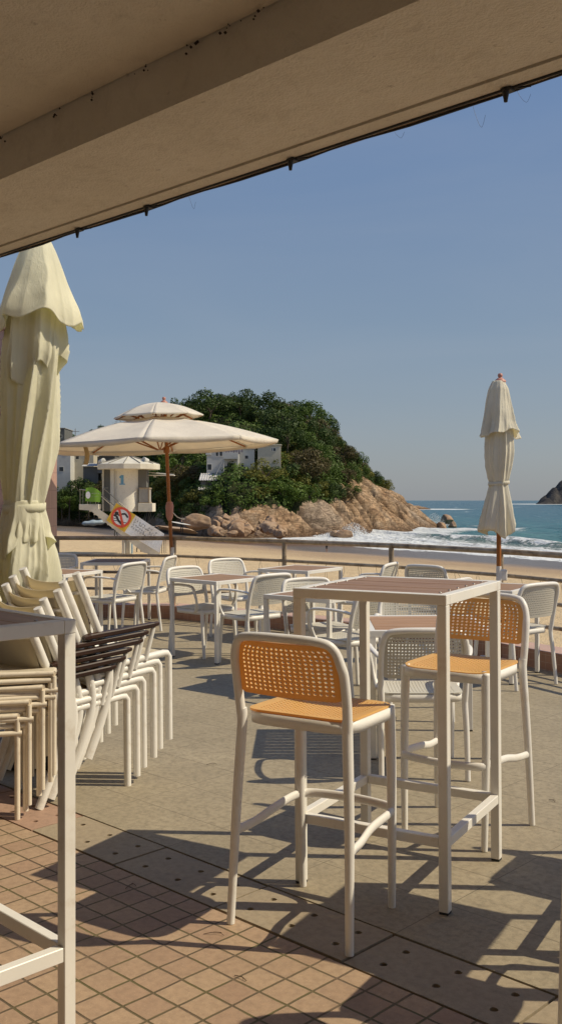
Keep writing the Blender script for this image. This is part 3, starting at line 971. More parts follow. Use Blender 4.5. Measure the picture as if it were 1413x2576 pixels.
# ------------------------------------------------------------------ terrace roof overhead
m = NT('rough_plaster'); co = m.coord('Object')
nz = m.noise(130, 4, .6, co); n2 = m.noise(3.0, 6, .6, co); n3 = m.noise(28, 4, .6, co)
col = m.ramp(n2, [(.3, (.72, .65, .53)), (.7, (.81, .74, .62))])
col = m.mix(m.mapr(n3, .66, .74, 0, .35), col, (.22, .16, .11))
n4 = m.noise(11, 6, .7, co, dist=.6)
col = m.mix(m.mapr(n4, .52, .72, 0, .28), col, (.45, .38, .29))
m.bump(m.math('ADD', m.math('MULTIPLY', nz, .8), m.math('ADD', m.math('MULTIPLY', n3, 1.2), m.math('MULTIPLY', n4, 1.5))), .6, .010)
M['plaster'] = m.fin(col, .85, .2)
roof = tag(empty('terrace_roof', (*mn(0, 1.75), 2.51)), 'rough plastered concrete roof and edge beam across the top of the photo', 'roof')
def roofpart(mb, name, mat):
    o = mb.build(name, mat); o.rotation_euler = (0, 0, -TH)
    o.parent = roof; o.matrix_parent_inverse = Matrix.Translation(-roof.location); return o
NE = 2.290
b = MB(); b.box(-11, 9, 1.75, NE - .088, 2.51, 2.93); b.box(-11, 9, NE - .080, NE, 2.505, 2.928); b.box(-11, 9, NE - .088, NE - .080, 2.517, 2.92)
roofpart(b, 'edge_beam', M['plaster'])
b = MB(); b.box(-11, 9, -6, 1.747, 2.655, 2.91); roofpart(b, 'ceiling_slab', M['plaster'])
b = MB(); b.box(-11, 9, -5.2, -5.0, -.1, 2.653); roofpart(b, 'unseen_back_wall', M['plaster'])  # unseen wall behind the camera, added to hold back sky light from the rear
b = MB(); pts = []
for i in range(120):
    mm = -7 + i * .1; pts.append((mm, NE + .004 + .003 * math.sin(i * 1.7), 2.502 + .003 * math.sin(i * .9)))
b.tube(pts, .004, 6); b.tube([(-7, NE - .016, 2.503), (5, NE - .016, 2.503)], .0045, 6)
roofpart(b, 'cable', M['black'])
M['drip'] = plain('rusty_drip_edge', (.33, .22, .13), .6, .4, 12)
b = MB(); b.box(-11, 9, NE + .0005, NE + .010, 2.5035, 2.56); roofpart(b, 'drip_edge', M['drip'])
def roof_m(u, v):
    """place along the roof edge seen at u,v"""
    Y = (2.51 - CAM_H) * 2490 / (1256 - v); X = (u - 706.5) / 2490 * Y
    return X * CM - Y * SM_
for u, v in ((1255, 205), (703, 383), (333, 503), (152, 560)):
    mm = roof_m(u, v); b = MB()
    b.box(mm - .016, mm + .016, NE - .030, NE - .004, 2.494, 2.504, bev=.002)
    b.lathe([(.009, 2.496), (.008, 2.484), (.006, 2.474), (.005, 2.466), (.0001, 2.465)][::-1], 10, (mm, NE - .026))
    b.tube([(mm, NE - .02, 2.501), (mm + .06, NE - .002, 2.498)], .003, 5)
    roofpart(b, 'cable_clip', M['black'])
# dangling wire ends and cobweb lumps
b = MB()
for u, v, l in ((445, 480, .05), (968, 312, .03), (1185, 255, .07), (1290, 215, .04)):
    mm = roof_m(u, v)
    b.tube(spline([(mm, NE + .008, 2.502), (mm + .01, NE + .01, 2.502 - l * .5), (mm + .03, NE + .005, 2.502 - l), (mm + .045, NE, 2.502 - l * .6)], 4), .0004, 3)
roofpart(b, 'wire_end', M['black'])
b = MB()
for u, v in ((492, 105), (370, 165), (242, 223), (585, 60), (145, 285), (15, 325), (655, 25)):
    # lumps in the inner corner between beam and ceiling
    Y = 2.85; 
    for _ in range(6):
        t = (u - 706.5) / 2490; Y = 1.75 / (t * SM_ + CM)
    X = (u - 706.5) / 2490 * Y; mm = X * CM - Y * SM_
    for k in range(5):
        a, c_, e = mm + rnd.gauss(0, .018), 1.742 - abs(rnd.gauss(0, .008)), 2.647 - abs(rnd.gauss(0, .010))
        r_ = rnd.uniform(.002, .0055)
        b.lathe([(.0001, e - r_), (r_, e), (.0001, e + r_)], 6, (a, c_))
roofpart(b, 'cobweb', plain('cobweb_dirt', (.05, .035, .025), .9))

# ------------------------------------------------------------------ parasols
def folded_canopy(mb, prof, k, amp, hem, seed, nz=50, nt=240, twist=0.5, sharp=1.6, off=(0, 0), gather=None, lean=(0, 0)):
    """prof: list (z, r) from top to hem; amp: list (z, fold depth share)"""
    z0, z1 = prof[0][0], prof[-1][0]
    pz = sorted(prof); az = sorted(amp)
    def fn(u, v):
        th = 2 * math.pi * u
        if k % 2 == 1 and False: pass
        hz = hem * (math.sin(th * 2 + seed) * .5 + math.sin(th * 5 + seed * 2) * .35 + math.sin(th * k / 2 + seed) * .35) * v ** 3
        z = lerp(z0, z1, v)
        r = interp(z, pz); A = interp(z, az)
        ph = seed + twist * v * 1.6 + .5 * math.sin(3 * th + seed) + .25 * noise.noise(Vector((th, v * 3, seed)))
        w = 1.0 - 2.0 * abs(math.sin(k * th / 2 + ph)) ** .8
        w2 = 1.0 - 2.0 * abs(math.sin((k + .5) * th + seed * 3 + 1.6 * v)) ** .9
        w2 *= .6 + .8 * noise.noise(Vector((th * 1.3, v * 2, seed + 5)))
        w3 = noise.noise(Vector((math.cos(th) * 1.6, math.sin(th) * 1.6, v * 2.3 + seed)))
        w4 = (1 - 2 * abs(math.sin(5.5 * th + seed + 1.2 * v))) * (.5 + noise.noise(Vector((th * .9, v * 2.5, seed + 9))))
        w = w + .32 * w4
        rr = r * (1 + A * (.66 * w + .30 * w2 + .40 * w3))
        x = off[0] + rr * math.cos(th) + lean[0] * (z - z1); y = off[1] + rr * math.sin(th) + lean[1] * (z - z1)
        return (x, y, z - hz)
    mb.grid(fn, nt, nz, closed_u=True)
def solid(o, t=.0016):
    m_ = o.modifiers.new('s', 'SOLIDIFY'); m_.thickness = t; return o

# closed parasol on the right
ux, uy = 1.845, 8.40
p = tag(empty('closed_parasol', (ux, uy, .26)), 'closed cream parasol on an orange brown pole taped to the railing, against the sea', 'parasol')
p.scale = (.957, .957, .957)
t = MB(); t.tube([(.0, 0, -.21), (.0, 0, .9), (.012, 0, 2.24)], [.021] * 3, 14); t.build('pole', M['pole_wood'], p)
t = MB(); t.lathe([(.052, 2.262), (.050, 2.275), (.026, 2.295), (.014, 2.300), (.020, 2.310), (.0225, 2.322), (.018, 2.336), (.0001, 2.342)], 16, (.012, 0)); t.build('finial', M['finial'], p)
t = MB(); folded_canopy(t, [(2.27, .052), (2.20, .085), (2.05, .115), (1.90, .140), (1.83, .165), (1.80, .178)], 6, [(2.27, .05), (2.1, .18), (1.80, .30)], .045, 1.3, lean=(-.01, 0)); solid(t.build('upper_canopy', M['canvas'], p))
t = MB(); folded_canopy(t, [(1.98, .09), (1.80, .118), (1.62, .122), (1.50, .112), (1.40, .092), (1.365, .080), (1.33, .084), (1.20, .112), (1.05, .142), (.96, .158), (.93, .150)], 7,
                        [(1.98, .15), (1.7, .16), (1.5, .2), (1.37, .09), (1.2, .22), (.93, .34)], .05, 4.1, nz=60, twist=.9); solid(t.build('lower_canopy', M['canvas'], p))
t = MB(); t.grid(lambda u, v: (.0945 * math.cos(2 * math.pi * u), .088 * math.sin(2 * math.pi * u), 1.350 + .030 * v + .008 * math.cos(2 * math.pi * u)), 40, 2, closed_u=True); solid(t.build('tie_strap', M['canvas'], p))
t = MB(); t.lathe([(.0225, .46), (.0235, .47), (.0235, .62), (.0225, .63)], 14, (0, 0)); t.box(.0, .075, -.012, .05, .50, .60, bev=.01)
t.build('tape', M['tape'], p)
t = MB(); t.box(-.14, .14, -.14, .14, -.215, -.18, bev=.006); t.build('base_plate', M['white_metal'], p)

# big folded yellow parasol on the left
Yb = 5.5
def bx_(u): return (u - 706.5) / 2490 * Yb
p = tag(empty('closed_parasol', (bx_(62), Yb, floor_z(bx_(62), Yb))), 'large folded pale yellow parasol filling the left edge above the stacked chairs', 'parasol')
zf = floor_z(bx_(62), Yb)
t = MB(); t.tube([(0, 0, 0.05), (.075, 0, 2.85)], .024, 14); t.build('pole', plain('grey_pole', (.25, .24, .22), .4), p)
t = MB(); t.lathe([(.05, 2.83), (.05, 2.86), (.02, 2.875), (.0001, 2.88)], 16, (.085, 0)); t.build('finial', M['black'], p)
t = MB(); folded_canopy(t, [(2.86, .070), (2.80, .098), (2.66, .150), (2.52, .205), (2.44, .232), (2.40, .24)], 3, [(2.86, .03), (2.7, .10), (2.40, .22)], .07, 2.0, off=(.075, 0), twist=.2, sharp=1.2); solid(t.build('upper_canopy', M['canvas_yellow'], p))
t = MB(); folded_canopy(t, [(2.70, .10), (2.45, .155), (2.2, .160), (2.12, .150)], 5, [(2.7, .1), (2.12, .32)], .12, 5.2, off=(.055, 0), twist=.3); solid(t.build('middle_fold', M['canvas_yellow'], p))
t = MB(); folded_canopy(t, [(2.6, .11), (2.3, .145), (2.0, .155), (1.75, .150), (1.55, .128), (1.42, .112), (1.37, .100)], 7, [(2.6, .12), (2.2, .24), (1.8, .25), (1.5, .20), (1.37, .08)], .0, 3.3, nz=70, twist=2.2, sharp=2.2, off=(0, 0), lean=(.05, 0)); solid(t.build('canopy', M['canvas_yellow'], p))
t = MB(); folded_canopy(t, [(1.40, .104), (1.34, .108), (1.25, .128), (1.14, .150), (1.02, .160), (.90, .150)], 6, [(1.40, .05), (1.2, .22), (.90, .36)], .09, 1.1, nz=40, twist=.6, off=(0, 0)); solid(t.build('canopy_skirt', M['canvas_yellow'], p))
t = MB(); folded_canopy(t, [(1.42, .100), (1.30, .124), (1.20, .150), (1.16, .155)], 4, [(1.42, .05), (1.16, .3)], .06, 6.1, nz=24, twist=.3, off=(.0, -.01)); solid(t.build('canopy_frill', M['canvas_yellow'], p))
t = MB(); t.grid(lambda u, v: (.118 * math.cos(2 * math.pi * u), .118 * math.sin(2 * math.pi * u), 1.355 + .045 * v + .008 * math.sin(2 * math.pi * u + 1)), 40, 2, closed_u=True); solid(t.build('tie_strap', M['canvas_yellow'], p))
t = MB(); t.box(-.30, .30, -.30, .30, 0, .09, bev=.01); t.build('base', plain('dark_base_stone', (.03, .03, .032), .6), p)

# open parasol
px0, py0 = -1.245, 11.44
p = tag(empty('open_parasol', (px0, py0, .205)), 'open off white parasol with a small top tier and orange pole standing at the railing', 'parasol')
pole = MB(); pole.tube([(0, 0, 0), (-.010, 0, .45), (-.10, 0, 2.36)], .021, 14)
po = pole.build('pole', M['pole_wood'], p)
q = MB(); q.lathe([(.022, .98), (.040, 1.02), (.044, 1.10), (.047, 1.15), (.036, 1.19), (.022, 1.20)], 14, (-.040, 0)); q.build('pole_joint', M['finial'], p)
for z in (.08, .35, .56):
    q = MB(); q.lathe([(.0235, z), (.0245, z + .01), (.0245, z + .10), (.0235, z + .11)], 14, (-.005 - .01 * z, 0)); q.build('tape', M['tape'], p)
q = MB(); q.tube([(-.02, 0, 1.09), (.05, -.02, 1.02), (.10, -.02, 1.0)], .006, 6); q.tube([(.10, -.02, 1.0), (.135, -.02, 1.0)], .010, 6); q.build('crank', M['white_metal'], p)
cano = MB()
RR = 1.37; zr, zp = 1.86, 2.16
tilt = Matrix.Translation((-.075, 0, 0)) @ Matrix.Rotation(R(2.4), 4, 'Y').inverted()
def canopy_fn(R0, R1, z0_, z1_, sag, scal, hemd):
    def fn(u, v):
        th = 2 * math.pi * u
        a = (u * 8) % 1.0             # 0..1 between ribs
        mid = math.sin(math.pi * a)
        if v < .94:
            t_ = v / .94
            flat = math.cos(math.pi / 8) / math.cos((a - .5) * math.pi / 4)      # straight edge between ribs
            r = lerp(R1, R0, t_) * lerp(1, flat, t_) * (1 - scal * mid * t_)
            z = lerp(z1_, z0_, t_ ** 1.0) + .030 * math.sin(math.pi * t_) - sag * mid * math.sin(math.pi * min(1, t_ * .9)) 
        else:
            t_ = (v - .94) / .06
            flat = math.cos(math.pi / 8) / math.cos((a - .5) * math.pi / 4)
            r = R0 * flat * (1 - scal * mid) * (1 - .012 * t_)
            z = z0_ - hemd * t_ * (.55 + .30 * mid)
        q = Vector((r * math.cos(th), r * math.sin(th), z))
        return tuple(tilt @ q)
    return fn
def gores(mb, fn, n, m_):
    for k in range(8): mb.grid(lambda u, v, k=k: fn((k + max(1e-4, min(1 - 1e-4, u))) / 8, v), n, m_)
gores(cano, canopy_fn(RR, .22, zr, zp, .034, .014, .075), 14, 34)
solid(cano.build('canopy', M['canvas_white'], p))
c2 = MB(); gores(c2, canopy_fn(.52, .03, 2.185, 2.345, .010, .02, .022), 10, 18); solid(c2.build('top_tier', M['canvas_white'], p))
for k in range(8):
    th = math.pi / 4 * k
    d = Vector((math.cos(th), math.sin(th), 0))
    r_ = MB(); r_.tube([tilt @ (d * .04 + Vector((0, 0, zp + .02))), tilt @ (d * .65 + Vector((0, 0, lerp(zr, zp, .62) + .012))), tilt @ (d * (RR - .03) + Vector((0, 0, zr - .012)))], .010, 6)
    r_.tube([tilt @ (d * .03 + Vector((0, 0, 1.80))), tilt @ (d * .62 + Vector((0, 0, lerp(zr, zp, .62) - .005)))], .008, 6)
    r_.tube([tilt @ (d * .03 + Vector((0, 0, 2.33))), tilt @ (d * .50 + Vector((0, 0, 2.172)))], .011, 6); r_.tube([tilt @ (d * .22 + Vector((0, 0, 2.17))), tilt @ (d * .34 + Vector((0, 0, 2.215)))], .009, 6)
    r_.build('rib', M['pole_wood'], p)
q = MB(); q.lathe([(.045, 2.335), (.045, 2.345), (.022, 2.365), (.012, 2.37), (.019, 2.38), (.022, 2.392), (.017, 2.405), (.0001, 2.41)], 16, (-.105, 0)); q.build('finial', M['finial'], p)
q = MB(); q.lathe([(.032, 1.76), (.036, 1.78), (.036, 1.82), (.03, 1.83)], 14, (-.075, 0)); q.build('hub', M['pole_wood'], p)
q = MB(); q.grid(lambda u, v: (-.875 + .05 * (u - .5) + .02 * math.sin(3 * v), -.70 + .01 * math.sin(5 * u + 4 * v), 1.80 - .20 * v), 4, 8); solid(q.build('loose_strap', plain('tan_strap', (.55, .38, .18), .8), p))

# a few dry twigs lying on the paving
M['twig'] = plain('dry_twig', (.09, .055, .03), .8)
for u, v, ln, a, lab in ((316, 2237, .055, 1.2, 'forked dry twig on a shaded terracotta tile right of the nearest table leg'), (512, 2352, .06, .2, 'dry twig on the terracotta tiles left of the nearest stool foot'),
                      (620, 2470, .05, 2.4, 'dry twig on the sunlit terracotta tiles at the bottom middle'), (520, 1925, .05, .6, 'dry twig on the grey paving right of the chair stack'), (1395, 2020, .05, 1.9, 'dry twig on the grey paving at the right edge')):
    x, y = px(u, v); b = MB()
    d = Vector((math.cos(a), math.sin(a))) * ln
    b.tube(spline([(0, 0, .003), (d.x * .5 + .004, d.y * .5, .007), (d.x, d.y, .003)], 4), .0012, 5)
    b.tube(spline([(d.x * .5, d.y * .5, .006), (d.x * .7 + .012, d.y * .8 - .010, .008), (d.x * .8 + .02, d.y * .8 - .02, .003)], 3), .0009, 5)
    o = b.build('twig', M['twig']); o.location = (x, y, floor_z(x, y)); tag(o, lab, 'twig')
# ------------------------------------------------------------------ sea, sand, headland
SEA = -4.2
WX, WY = .83, .56                                   # seaward direction of the waterline
def wsea(x, y): return (x - 25) * WX + (y - 90) * WY
def sand_z(x, y):
    w = wsea(x, y) + 2.0 * noise.noise(Vector((x * .03, y * .03, 3)))
    z = SEA - w * .048 if w > -33 else -2.62
    z = min(z, -2.62 + 0.0)
    if -40 < w < -26: z = min(z, lerp(-2.62, SEA + 33 * .048, 1))
    if w > 0: z = SEA - w * .05
    back = sstep(120, 200, y) * .5 * sstep(5, -20, x)
    return max(-9, z + back + .05 * noise.noise(Vector((x * .6, y * .6, 0))) + .10 * noise.noise(Vector((x * .15, y * .15, 5))))
g = MB()
ys = [6.5 + .35 * i for i in range(60)] ; y = ys[-1]
while y < 235: y *= 1.018; ys.append(y)
ny, nx = len(ys), 170
vs = [(lerp(-1.05, .75, i / nx) * (Y + 12), Y, sand_z(lerp(-1.05, .75, i / nx) * (Y + 12), Y)) for Y in ys for i in range(nx + 1)]
fs = [(j * (nx + 1) + i, j * (nx + 1) + i + 1, (j + 1) * (nx + 1) + i + 1, (j + 1) * (nx + 1) + i) for j in range(ny - 1) for i in range(nx)]
g.add(vs, fs, 0, True)
m = NT('beach_sand'); P = m.coord('Position')
sep = m.t.nodes.new('ShaderNodeSeparateXYZ'); m.set(sep.inputs[0], P)
w = m.math('ADD', m.math('MULTIPLY', m.math('SUBTRACT', sep.outputs[0], 25.0), WX), m.math('MULTIPLY', m.math('SUBTRACT', sep.outputs[1], 90.0), WY))
big = m.noise(.05, 4, .5, P); w2 = m.math('ADD', w, m.math('MULTIPLY', m.math('SUBTRACT', big, .5), 14.0))
n1 = m.noise(1.3, 6, .65, P); n2_ = m.noise(9, 5, .65, P); n3_ = m.noise(.25, 4, .6, P)
dry = m.ramp(n1, [(.3, (.58, .42, .235)), (.55, (.66, .495, .285)), (.75, (.70, .535, .32))])
dry = m.mix(m.mapr(n2_, .55, .72, 0, .35), dry, (.36, .245, .145))
damp = (.36, .245, .15); wet = (.165, .13, .10)
wetf = m.mapr(w2, -27.0, -13.0, 0, 1, True)
col = m.mix(m.mapr(w2, -33.0, -22.0, 0, .8, True), dry, damp)
col = m.mix(m.mapr(w2, -20.0, -13.0, 0, 1, True), col, wet)
# brown wet hollow near the rocks
dx_ = m.math('DIVIDE', m.math('ADD', sep.outputs[0], 0.5), 11.0); dy_ = m.math('DIVIDE', m.math('SUBTRACT', sep.outputs[1], 118.0), 12.0)
rad = m.math('SQRT', m.math('ADD', m.math('MULTIPLY', dx_, dx_), m.math('MULTIPLY', dy_, dy_)))
pool = m.mapr(m.math('ADD', rad, m.math('MULTIPLY', m.math('SUBTRACT', n3_, .5), .8)), .75, 1.0, .85, 0, True)
col = m.mix(pool, col, (.16, .085, .04))
m.set(m.b.inputs['Roughness'], m.math('MINIMUM', m.mapr(w2, -22.0, -14.0, .85, .28, True), m.mapr(pool, 0.0, .85, .85, .35)))
m.bump(m.math('ADD', n2_, m.math('MULTIPLY', n1, 2.0)), .9, .10)
m.fin(col, None, .45)
tag(g.build('beach', m.mat), kind='structure')

# sea
CX_, CY_ = .94, .33
def wave_z(x, y):
    c = x * CX_ + y * CY_; l = -x * CY_ + y * CX_
    d = math.hypot(x, y)
    wob = 2.2 * noise.noise(Vector((l * .035, 1.7, 0))) + .7 * noise.noise(Vector((l * .15, 4.7, 0)))
    q = c - 69.6 - wob
    z = 0
    hgt = .95 * (0.65 + .5 * noise.noise(Vector((l * .05, 9.1, 0))))
    z += hgt * math.exp(-(q / (2.4 if q > 0 else 1.0)) ** 2)
    q2 = c - 61.0 - wob * 1.4; z += .28 * math.exp(-(q2 / 1.1) ** 2)
    q3 = c - 84.0 - wob; z += .42 * math.exp(-(q3 / 3.2) ** 2)
    f = sstep(66, 90, c) * max(0, 1 - d / 900)
    z += f * (.22 * math.sin(c * .62 + 1.2 * noise.noise(Vector((x * .03, y * .03, 2)))) + .30 * noise.noise(Vector((x * .16, y * .07, 7))) + .14 * noise.noise(Vector((x * .5, y * .3, 1))))
    near = 1 - sstep(66, 72, c)
    z += near * .10 * noise.noise(Vector((x * .7, y * .5, 5)))
    z *= sstep(46, 58, c)
    return z
ys = []; y = 62.0
while y < 210: ys.append(y); y += .62
while y < 4400: ys.append(y); y *= 1.02
ys.append(4400)
nx = 330; g = MB(); vs = []
for Y in ys:
    for i in range(nx + 1):
        t = lerp(-.25, .85, i / nx); X = t * (Y + 6)
        vs.append((X, Y, SEA + wave_z(X, Y)))
fs = [(j * (nx + 1) + i, j * (nx + 1) + i + 1, (j + 1) * (nx + 1) + i + 1, (j + 1) * (nx + 1) + i) for j in range(len(ys) - 1) for i in range(nx)]
g.add(vs, fs, 0, True)
m = NT('sea_water'); P = m.coord('Position')
sep = m.t.nodes.new('ShaderNodeSeparateXYZ'); m.set(sep.inputs[0], P)
c = m.math('ADD', m.math('MULTIPLY', sep.outputs[0], CX_), m.math('MULTIPLY', sep.outputs[1], CY_))
l = m.math('ADD', m.math('MULTIPLY', sep.outputs[0], -CY_), m.math('MULTIPLY', sep.outputs[1], CX_))
cl = m.t.nodes.new('ShaderNodeCombineXYZ'); m.set(cl.inputs[0], c); m.set(cl.inputs[1], l)
cl = cl.outputs[0]
streak = m.noise(1.0, 6, .65, m.mapping(cl, scale=(.42, .11, 1)), dist=1.2)
streak2 = m.noise(1.0, 6, .7, m.mapping(cl, scale=(1.3, .5, 1)), dist=2.0)
nbig = m.noise(1.0, 3, .5, m.mapping(cl, scale=(.05, .03, 1)))
base = m.ramp(m.mapr(c, 60.0, 400.0), [(0.0, (.22, .20, .14)), (.025, (.17, .22, .17)), (.055, (.085, .22, .20)), (.12, (.05, .18, .185)), (.35, (.030, .125, .16)), (1.0, (.022, .095, .135))])
base = m.mix(m.mapr(nbig, .4, .6, 0, .35), base, (.022, .10, .12))
base = m.mix(m.mapr(streak, .50, .66, 0, .5), base, (.02, .085, .11))
rip = m.noise(1.0, 5, .7, m.mapping(cl, scale=(.5, .16, 1)), dist=.8)
base = m.mix(m.mapr(rip, .55, .68, 0, .5), base, (.11, .27, .28))
wob = m.math('MULTIPLY', m.math('SUBTRACT', m.noise(1.0, 3, .5, m.mapping(cl, scale=(.02, .05, 1))), .5), 9.0)
cw = m.math('ADD', c, wob)
# foam: dense swash zone, lacing behind the breaker, white caps out at sea
zone = m.ramp(m.mapr(cw, 44.0, 84.0), [(0.0, .0), (.06, .68), (.20, .80), (.50, .72), (.56, .52), (.60, .42), (.625, .80), (.675, .74), (.70, .30), (.80, .12), (1.0, 0.0)])
lace = m.n('TexVoronoi', Scale=1.0, _feature='DISTANCE_TO_EDGE'); m.set(lace.inputs['Vector'], m.mapping(cl, scale=(.55, .30, 1)))
dv = m.t.nodes.new('ShaderNodeVectorMath'); dv.operation = 'ADD'
nv = m.noise(.8, 4, .6, cl, out=1); m.t.links.new(m.mapping(cl, scale=(.55, .30, 1)), dv.inputs[0]); m.t.links.new(nv, dv.inputs[1]); m.t.links.new(dv.outputs[0], lace.inputs['Vector'])
lf = m.mapr(lace.outputs[0], 0.0, .16, .30, 0)
ff = m.math('ADD', m.math('ADD', zone, m.math('MULTIPLY', m.math('SUBTRACT', streak2, .5), 1.6)), m.math('MULTIPLY', lf, m.mapr(cw, 50.0, 78.0, .9, .2)))
foam = m.mapr(ff, .50, .72, 0, 1)
foam = m.math('MULTIPLY', foam, m.mapr(cw, 80.0, 86.0, 1, 0), clamp=True)
caps = m.noise(1.0, 5, .62, m.mapping(cl, scale=(.20, .030, 1)), dist=.6)
capf = m.math('MULTIPLY', m.mapr(caps, .645, .70, 0, .85), m.mapr(c, 78.0, 100.0, 0, 1), clamp=True)
foam = m.math('MAXIMUM', foam, capf)
# foam round the headland rocks
def ring(cx, cy, rx, ry, lo=.9, hi=1.25):
    a = m.math('DIVIDE', m.math('SUBTRACT', sep.outputs[0], cx), rx); b_ = m.math('DIVIDE', m.math('SUBTRACT', sep.outputs[1], cy), ry)
    r = m.math('SQRT', m.math('ADD', m.math('MULTIPLY', a, a), m.math('MULTIPLY', b_, b_)))
    return m.mapr(m.math('ADD', r, m.math('MULTIPLY', m.math('SUBTRACT', streak2, .5), 1.1)), lo, hi, .9, 0)
for a in ((31, 181, 11, 7.5), (12, 157, 13, 11), (22, 171, 13, 9), (4, 148, 8, 7), (82, 560, 22, 30), (318, 1150, 60, 90), (39, 186, 6, 5)):
    foam = m.math('MAXIMUM', foam, ring(*a))
col = m.mix(foam, base, (.72, .74, .74))
m.set(m.b.inputs['Roughness'], m.mapr(foam, 0, 1, .22, .9))
wv = m.math('ADD', m.math('MULTIPLY', m.noise(1.0, 5, .65, m.mapping(cl, scale=(1.1, .35, 1))), 1.0), m.math('MULTIPLY', foam, .25))
wv = m.math('ADD', wv, m.math('MULTIPLY', m.noise(1.0, 4, .6, m.mapping(cl, scale=(.22, .06, 1))), 2.2))
m.bump(wv, .85, .75)
m.fin(col, None, .30)
m.b.inputs['IOR'].default_value = 1.33
tag(g.build('sea', m.mat), kind='structure')

# sea bed far below keeps the sheet closed beyond the beach
# ------------------------------------------------------------------ headland
YB = [(-75, 204), (-48, 203), (-35, 201), (-28, 192), (-20, 172), (-14, 156), (-8, 146), (0, 147), (6, 152), (12, 160), (18, 168), (24, 176), (30, 184), (33.5, 190), (36, 200)]
HR = [(-75, 11.5), (-60, 11.5), (-48, 12.0), (-37, 13.5), (-27, 16.5), (-15, 16.5), (-8, 16.3), (-.6, 15.6), (5, 14.4), (8.6, 12.6), (12, 10.0), (14, 7.0), (16.2, 5.0), (18.8, 3.2), (22.8, 1.2), (26.5, -1.4), (29.5, -3.4), (31.5, -4.9), (36, -7.5)]
def head_z(x, y, detail=True):
    xb = x + 1.5 * noise.noise(Vector((x * .1, y * .1, 11)))
    d = y - interp(xb, YB)
    hr = interp(xb, HR)
    base = interp(x, [(-30, -2.6), (-8, -2.9), (5, -4.4), (40, -4.8)])
    if d < -3: return base - 1.5
    D = interp(x, [(-60, 46), (-20, 46), (0, 56), (12, 42), (20, 22), (30, 12)])
    t = max(0, min(1, (d + 3) / D))
    prof = 1 - (1 - t) ** 1.7
    # first a low rock shelf then the slope
    z = lerp(base - .8, hr, prof)
    if d > D * 1.5: z -= (d - D * 1.5) * .22
    if detail:
        rk = sstep(-4, 2, d)
        p = Vector((x * .09 + y * .02, y * .09, z * .10))
        z += rk * 1.5 * (noise.noise(p * 1.3)) * min(1, (d + 4) / 14)
        dz_, cr_ = rock_relief(x, y, z)
        z += rk * dz_ * lerp(1, .40, sstep(13, 27, x))
    return z
def rock_relief(x, y, z):
    wx = x + 3.0 * noise.noise(Vector((x * .10, y * .10, 4))) + .8 * noise.noise(Vector((x * .4, y * .4, 4))); wy = y + 3.0 * noise.noise(Vector((x * .10, y * .10, 8))) + .8 * noise.noise(Vector((x * .4, y * .4, 9)))
    a = noise.voronoi(Vector((wx * .095 + wy * .05, wy * .20, .3)))[0]
    b = noise.voronoi(Vector((wx * .24 + 3, wy * .46 - wx * .12, z * .25)))[0]
    c = noise.voronoi(Vector((wx * .75, wy * 1.0, z * .6)))[0]
    dz = 2.6 * (.55 - min(1, a[0]) ** 2) + .75 * (.5 - min(1, b[0]) ** 2) + .14 * (.5 - min(1, c[0]) ** 2)
    ca = max(0, 1 - (a[1] - a[0]) * 9); cb = max(0, 1 - (b[1] - b[0]) * 8) * .8; cc = max(0, 1 - (c[1] - c[0]) * 6) * .35
    dz -= .8 * ca + .35 * cb
    dz += .22 * noise.fractal(Vector((x, y, z)) * .8, .7, 2.0, 4)
    return dz, min(1, max(ca, cb, cc))
    return z
g = MB(); X0, X1, Y0, Y1 = -74, 37, 138, 262
st = .42; crs = []; nx = int((X1 - X0) / st); ny = int((Y1 - Y0) / st)
vs = []; zz = {}
for j in range(ny + 1):
    for i in range(nx + 1):
        x, y = X0 + i * st, Y0 + j * st
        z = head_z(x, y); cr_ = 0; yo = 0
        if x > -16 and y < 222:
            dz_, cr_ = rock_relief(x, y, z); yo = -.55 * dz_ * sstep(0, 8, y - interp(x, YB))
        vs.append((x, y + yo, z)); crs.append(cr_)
def veg(x, y):
    """is this ground covered by trees and shrubs"""
    d = y - interp(x, YB); 
    lim = interp(x, [(-75, -1), (-22, -1), (-14, 1.0), (-8, 2.5), (0, 3.8), (6, 5.2), (9.5, 7.5), (11, 15), (12.5, 19), (15.5, 28), (17.5, 26), (20.5, 24), (22, 60)])
    return d > lim + 1.5 * noise.noise(Vector((x * .2, y * .2, 0)))
for j in range(ny):
    for i in range(nx):
        k = j * (nx + 1) + i
        x, y = X0 + (i + .5) * st, Y0 + (j + .5) * st
        if max(vs[k][2], vs[k + 1][2], vs[k + nx + 1][2]) < -5.2: continue
        g.add([], []) if False else None
        g.f.append((k, k + 1, k + nx + 2, k + nx + 1)); g.m.append(1 if veg(x, y) else 0); g.sm.append(True)
g.v = vs
m = NT('headland_rock'); P = m.coord('Position')
sep = m.t.nodes.new('ShaderNodeSeparateXYZ'); m.set(sep.inputs[0], P)
n1 = m.noise(.35, 6, .6, P, dist=.6); n2_ = m.noise(1.4, 7, .7, P, dist=1.0); n3_ = m.noise(.09, 4, .5, P)
str_ = m.noise(1.0, 8, .68, m.mapping(P, rot=(.15, .42, .25), scale=(.16, .22, 1.1)), dist=1.6)
str2 = m.noise(1.0, 8, .7, m.mapping(P, rot=(.9, -.35, .8), scale=(.9, .12, .35)), dist=1.2)
crk = m.math('MAXIMUM', m.mapr(m.math('ABSOLUTE', m.math('SUBTRACT', str_, .5)), 0.0, .022, 1, 0), m.mapr(m.math('ABSOLUTE', m.math('SUBTRACT', str2, .52)), 0.0, .016, 1, 0))
rock = m.ramp(n1, [(.28, (.32, .185, .10)), (.45, (.43, .275, .155)), (.62, (.50, .35, .22)), (.78, (.46, .37, .27))])
rock = m.mix(m.mapr(n2_, .54, .72, 0, .30), rock, (.22, .14, .085))
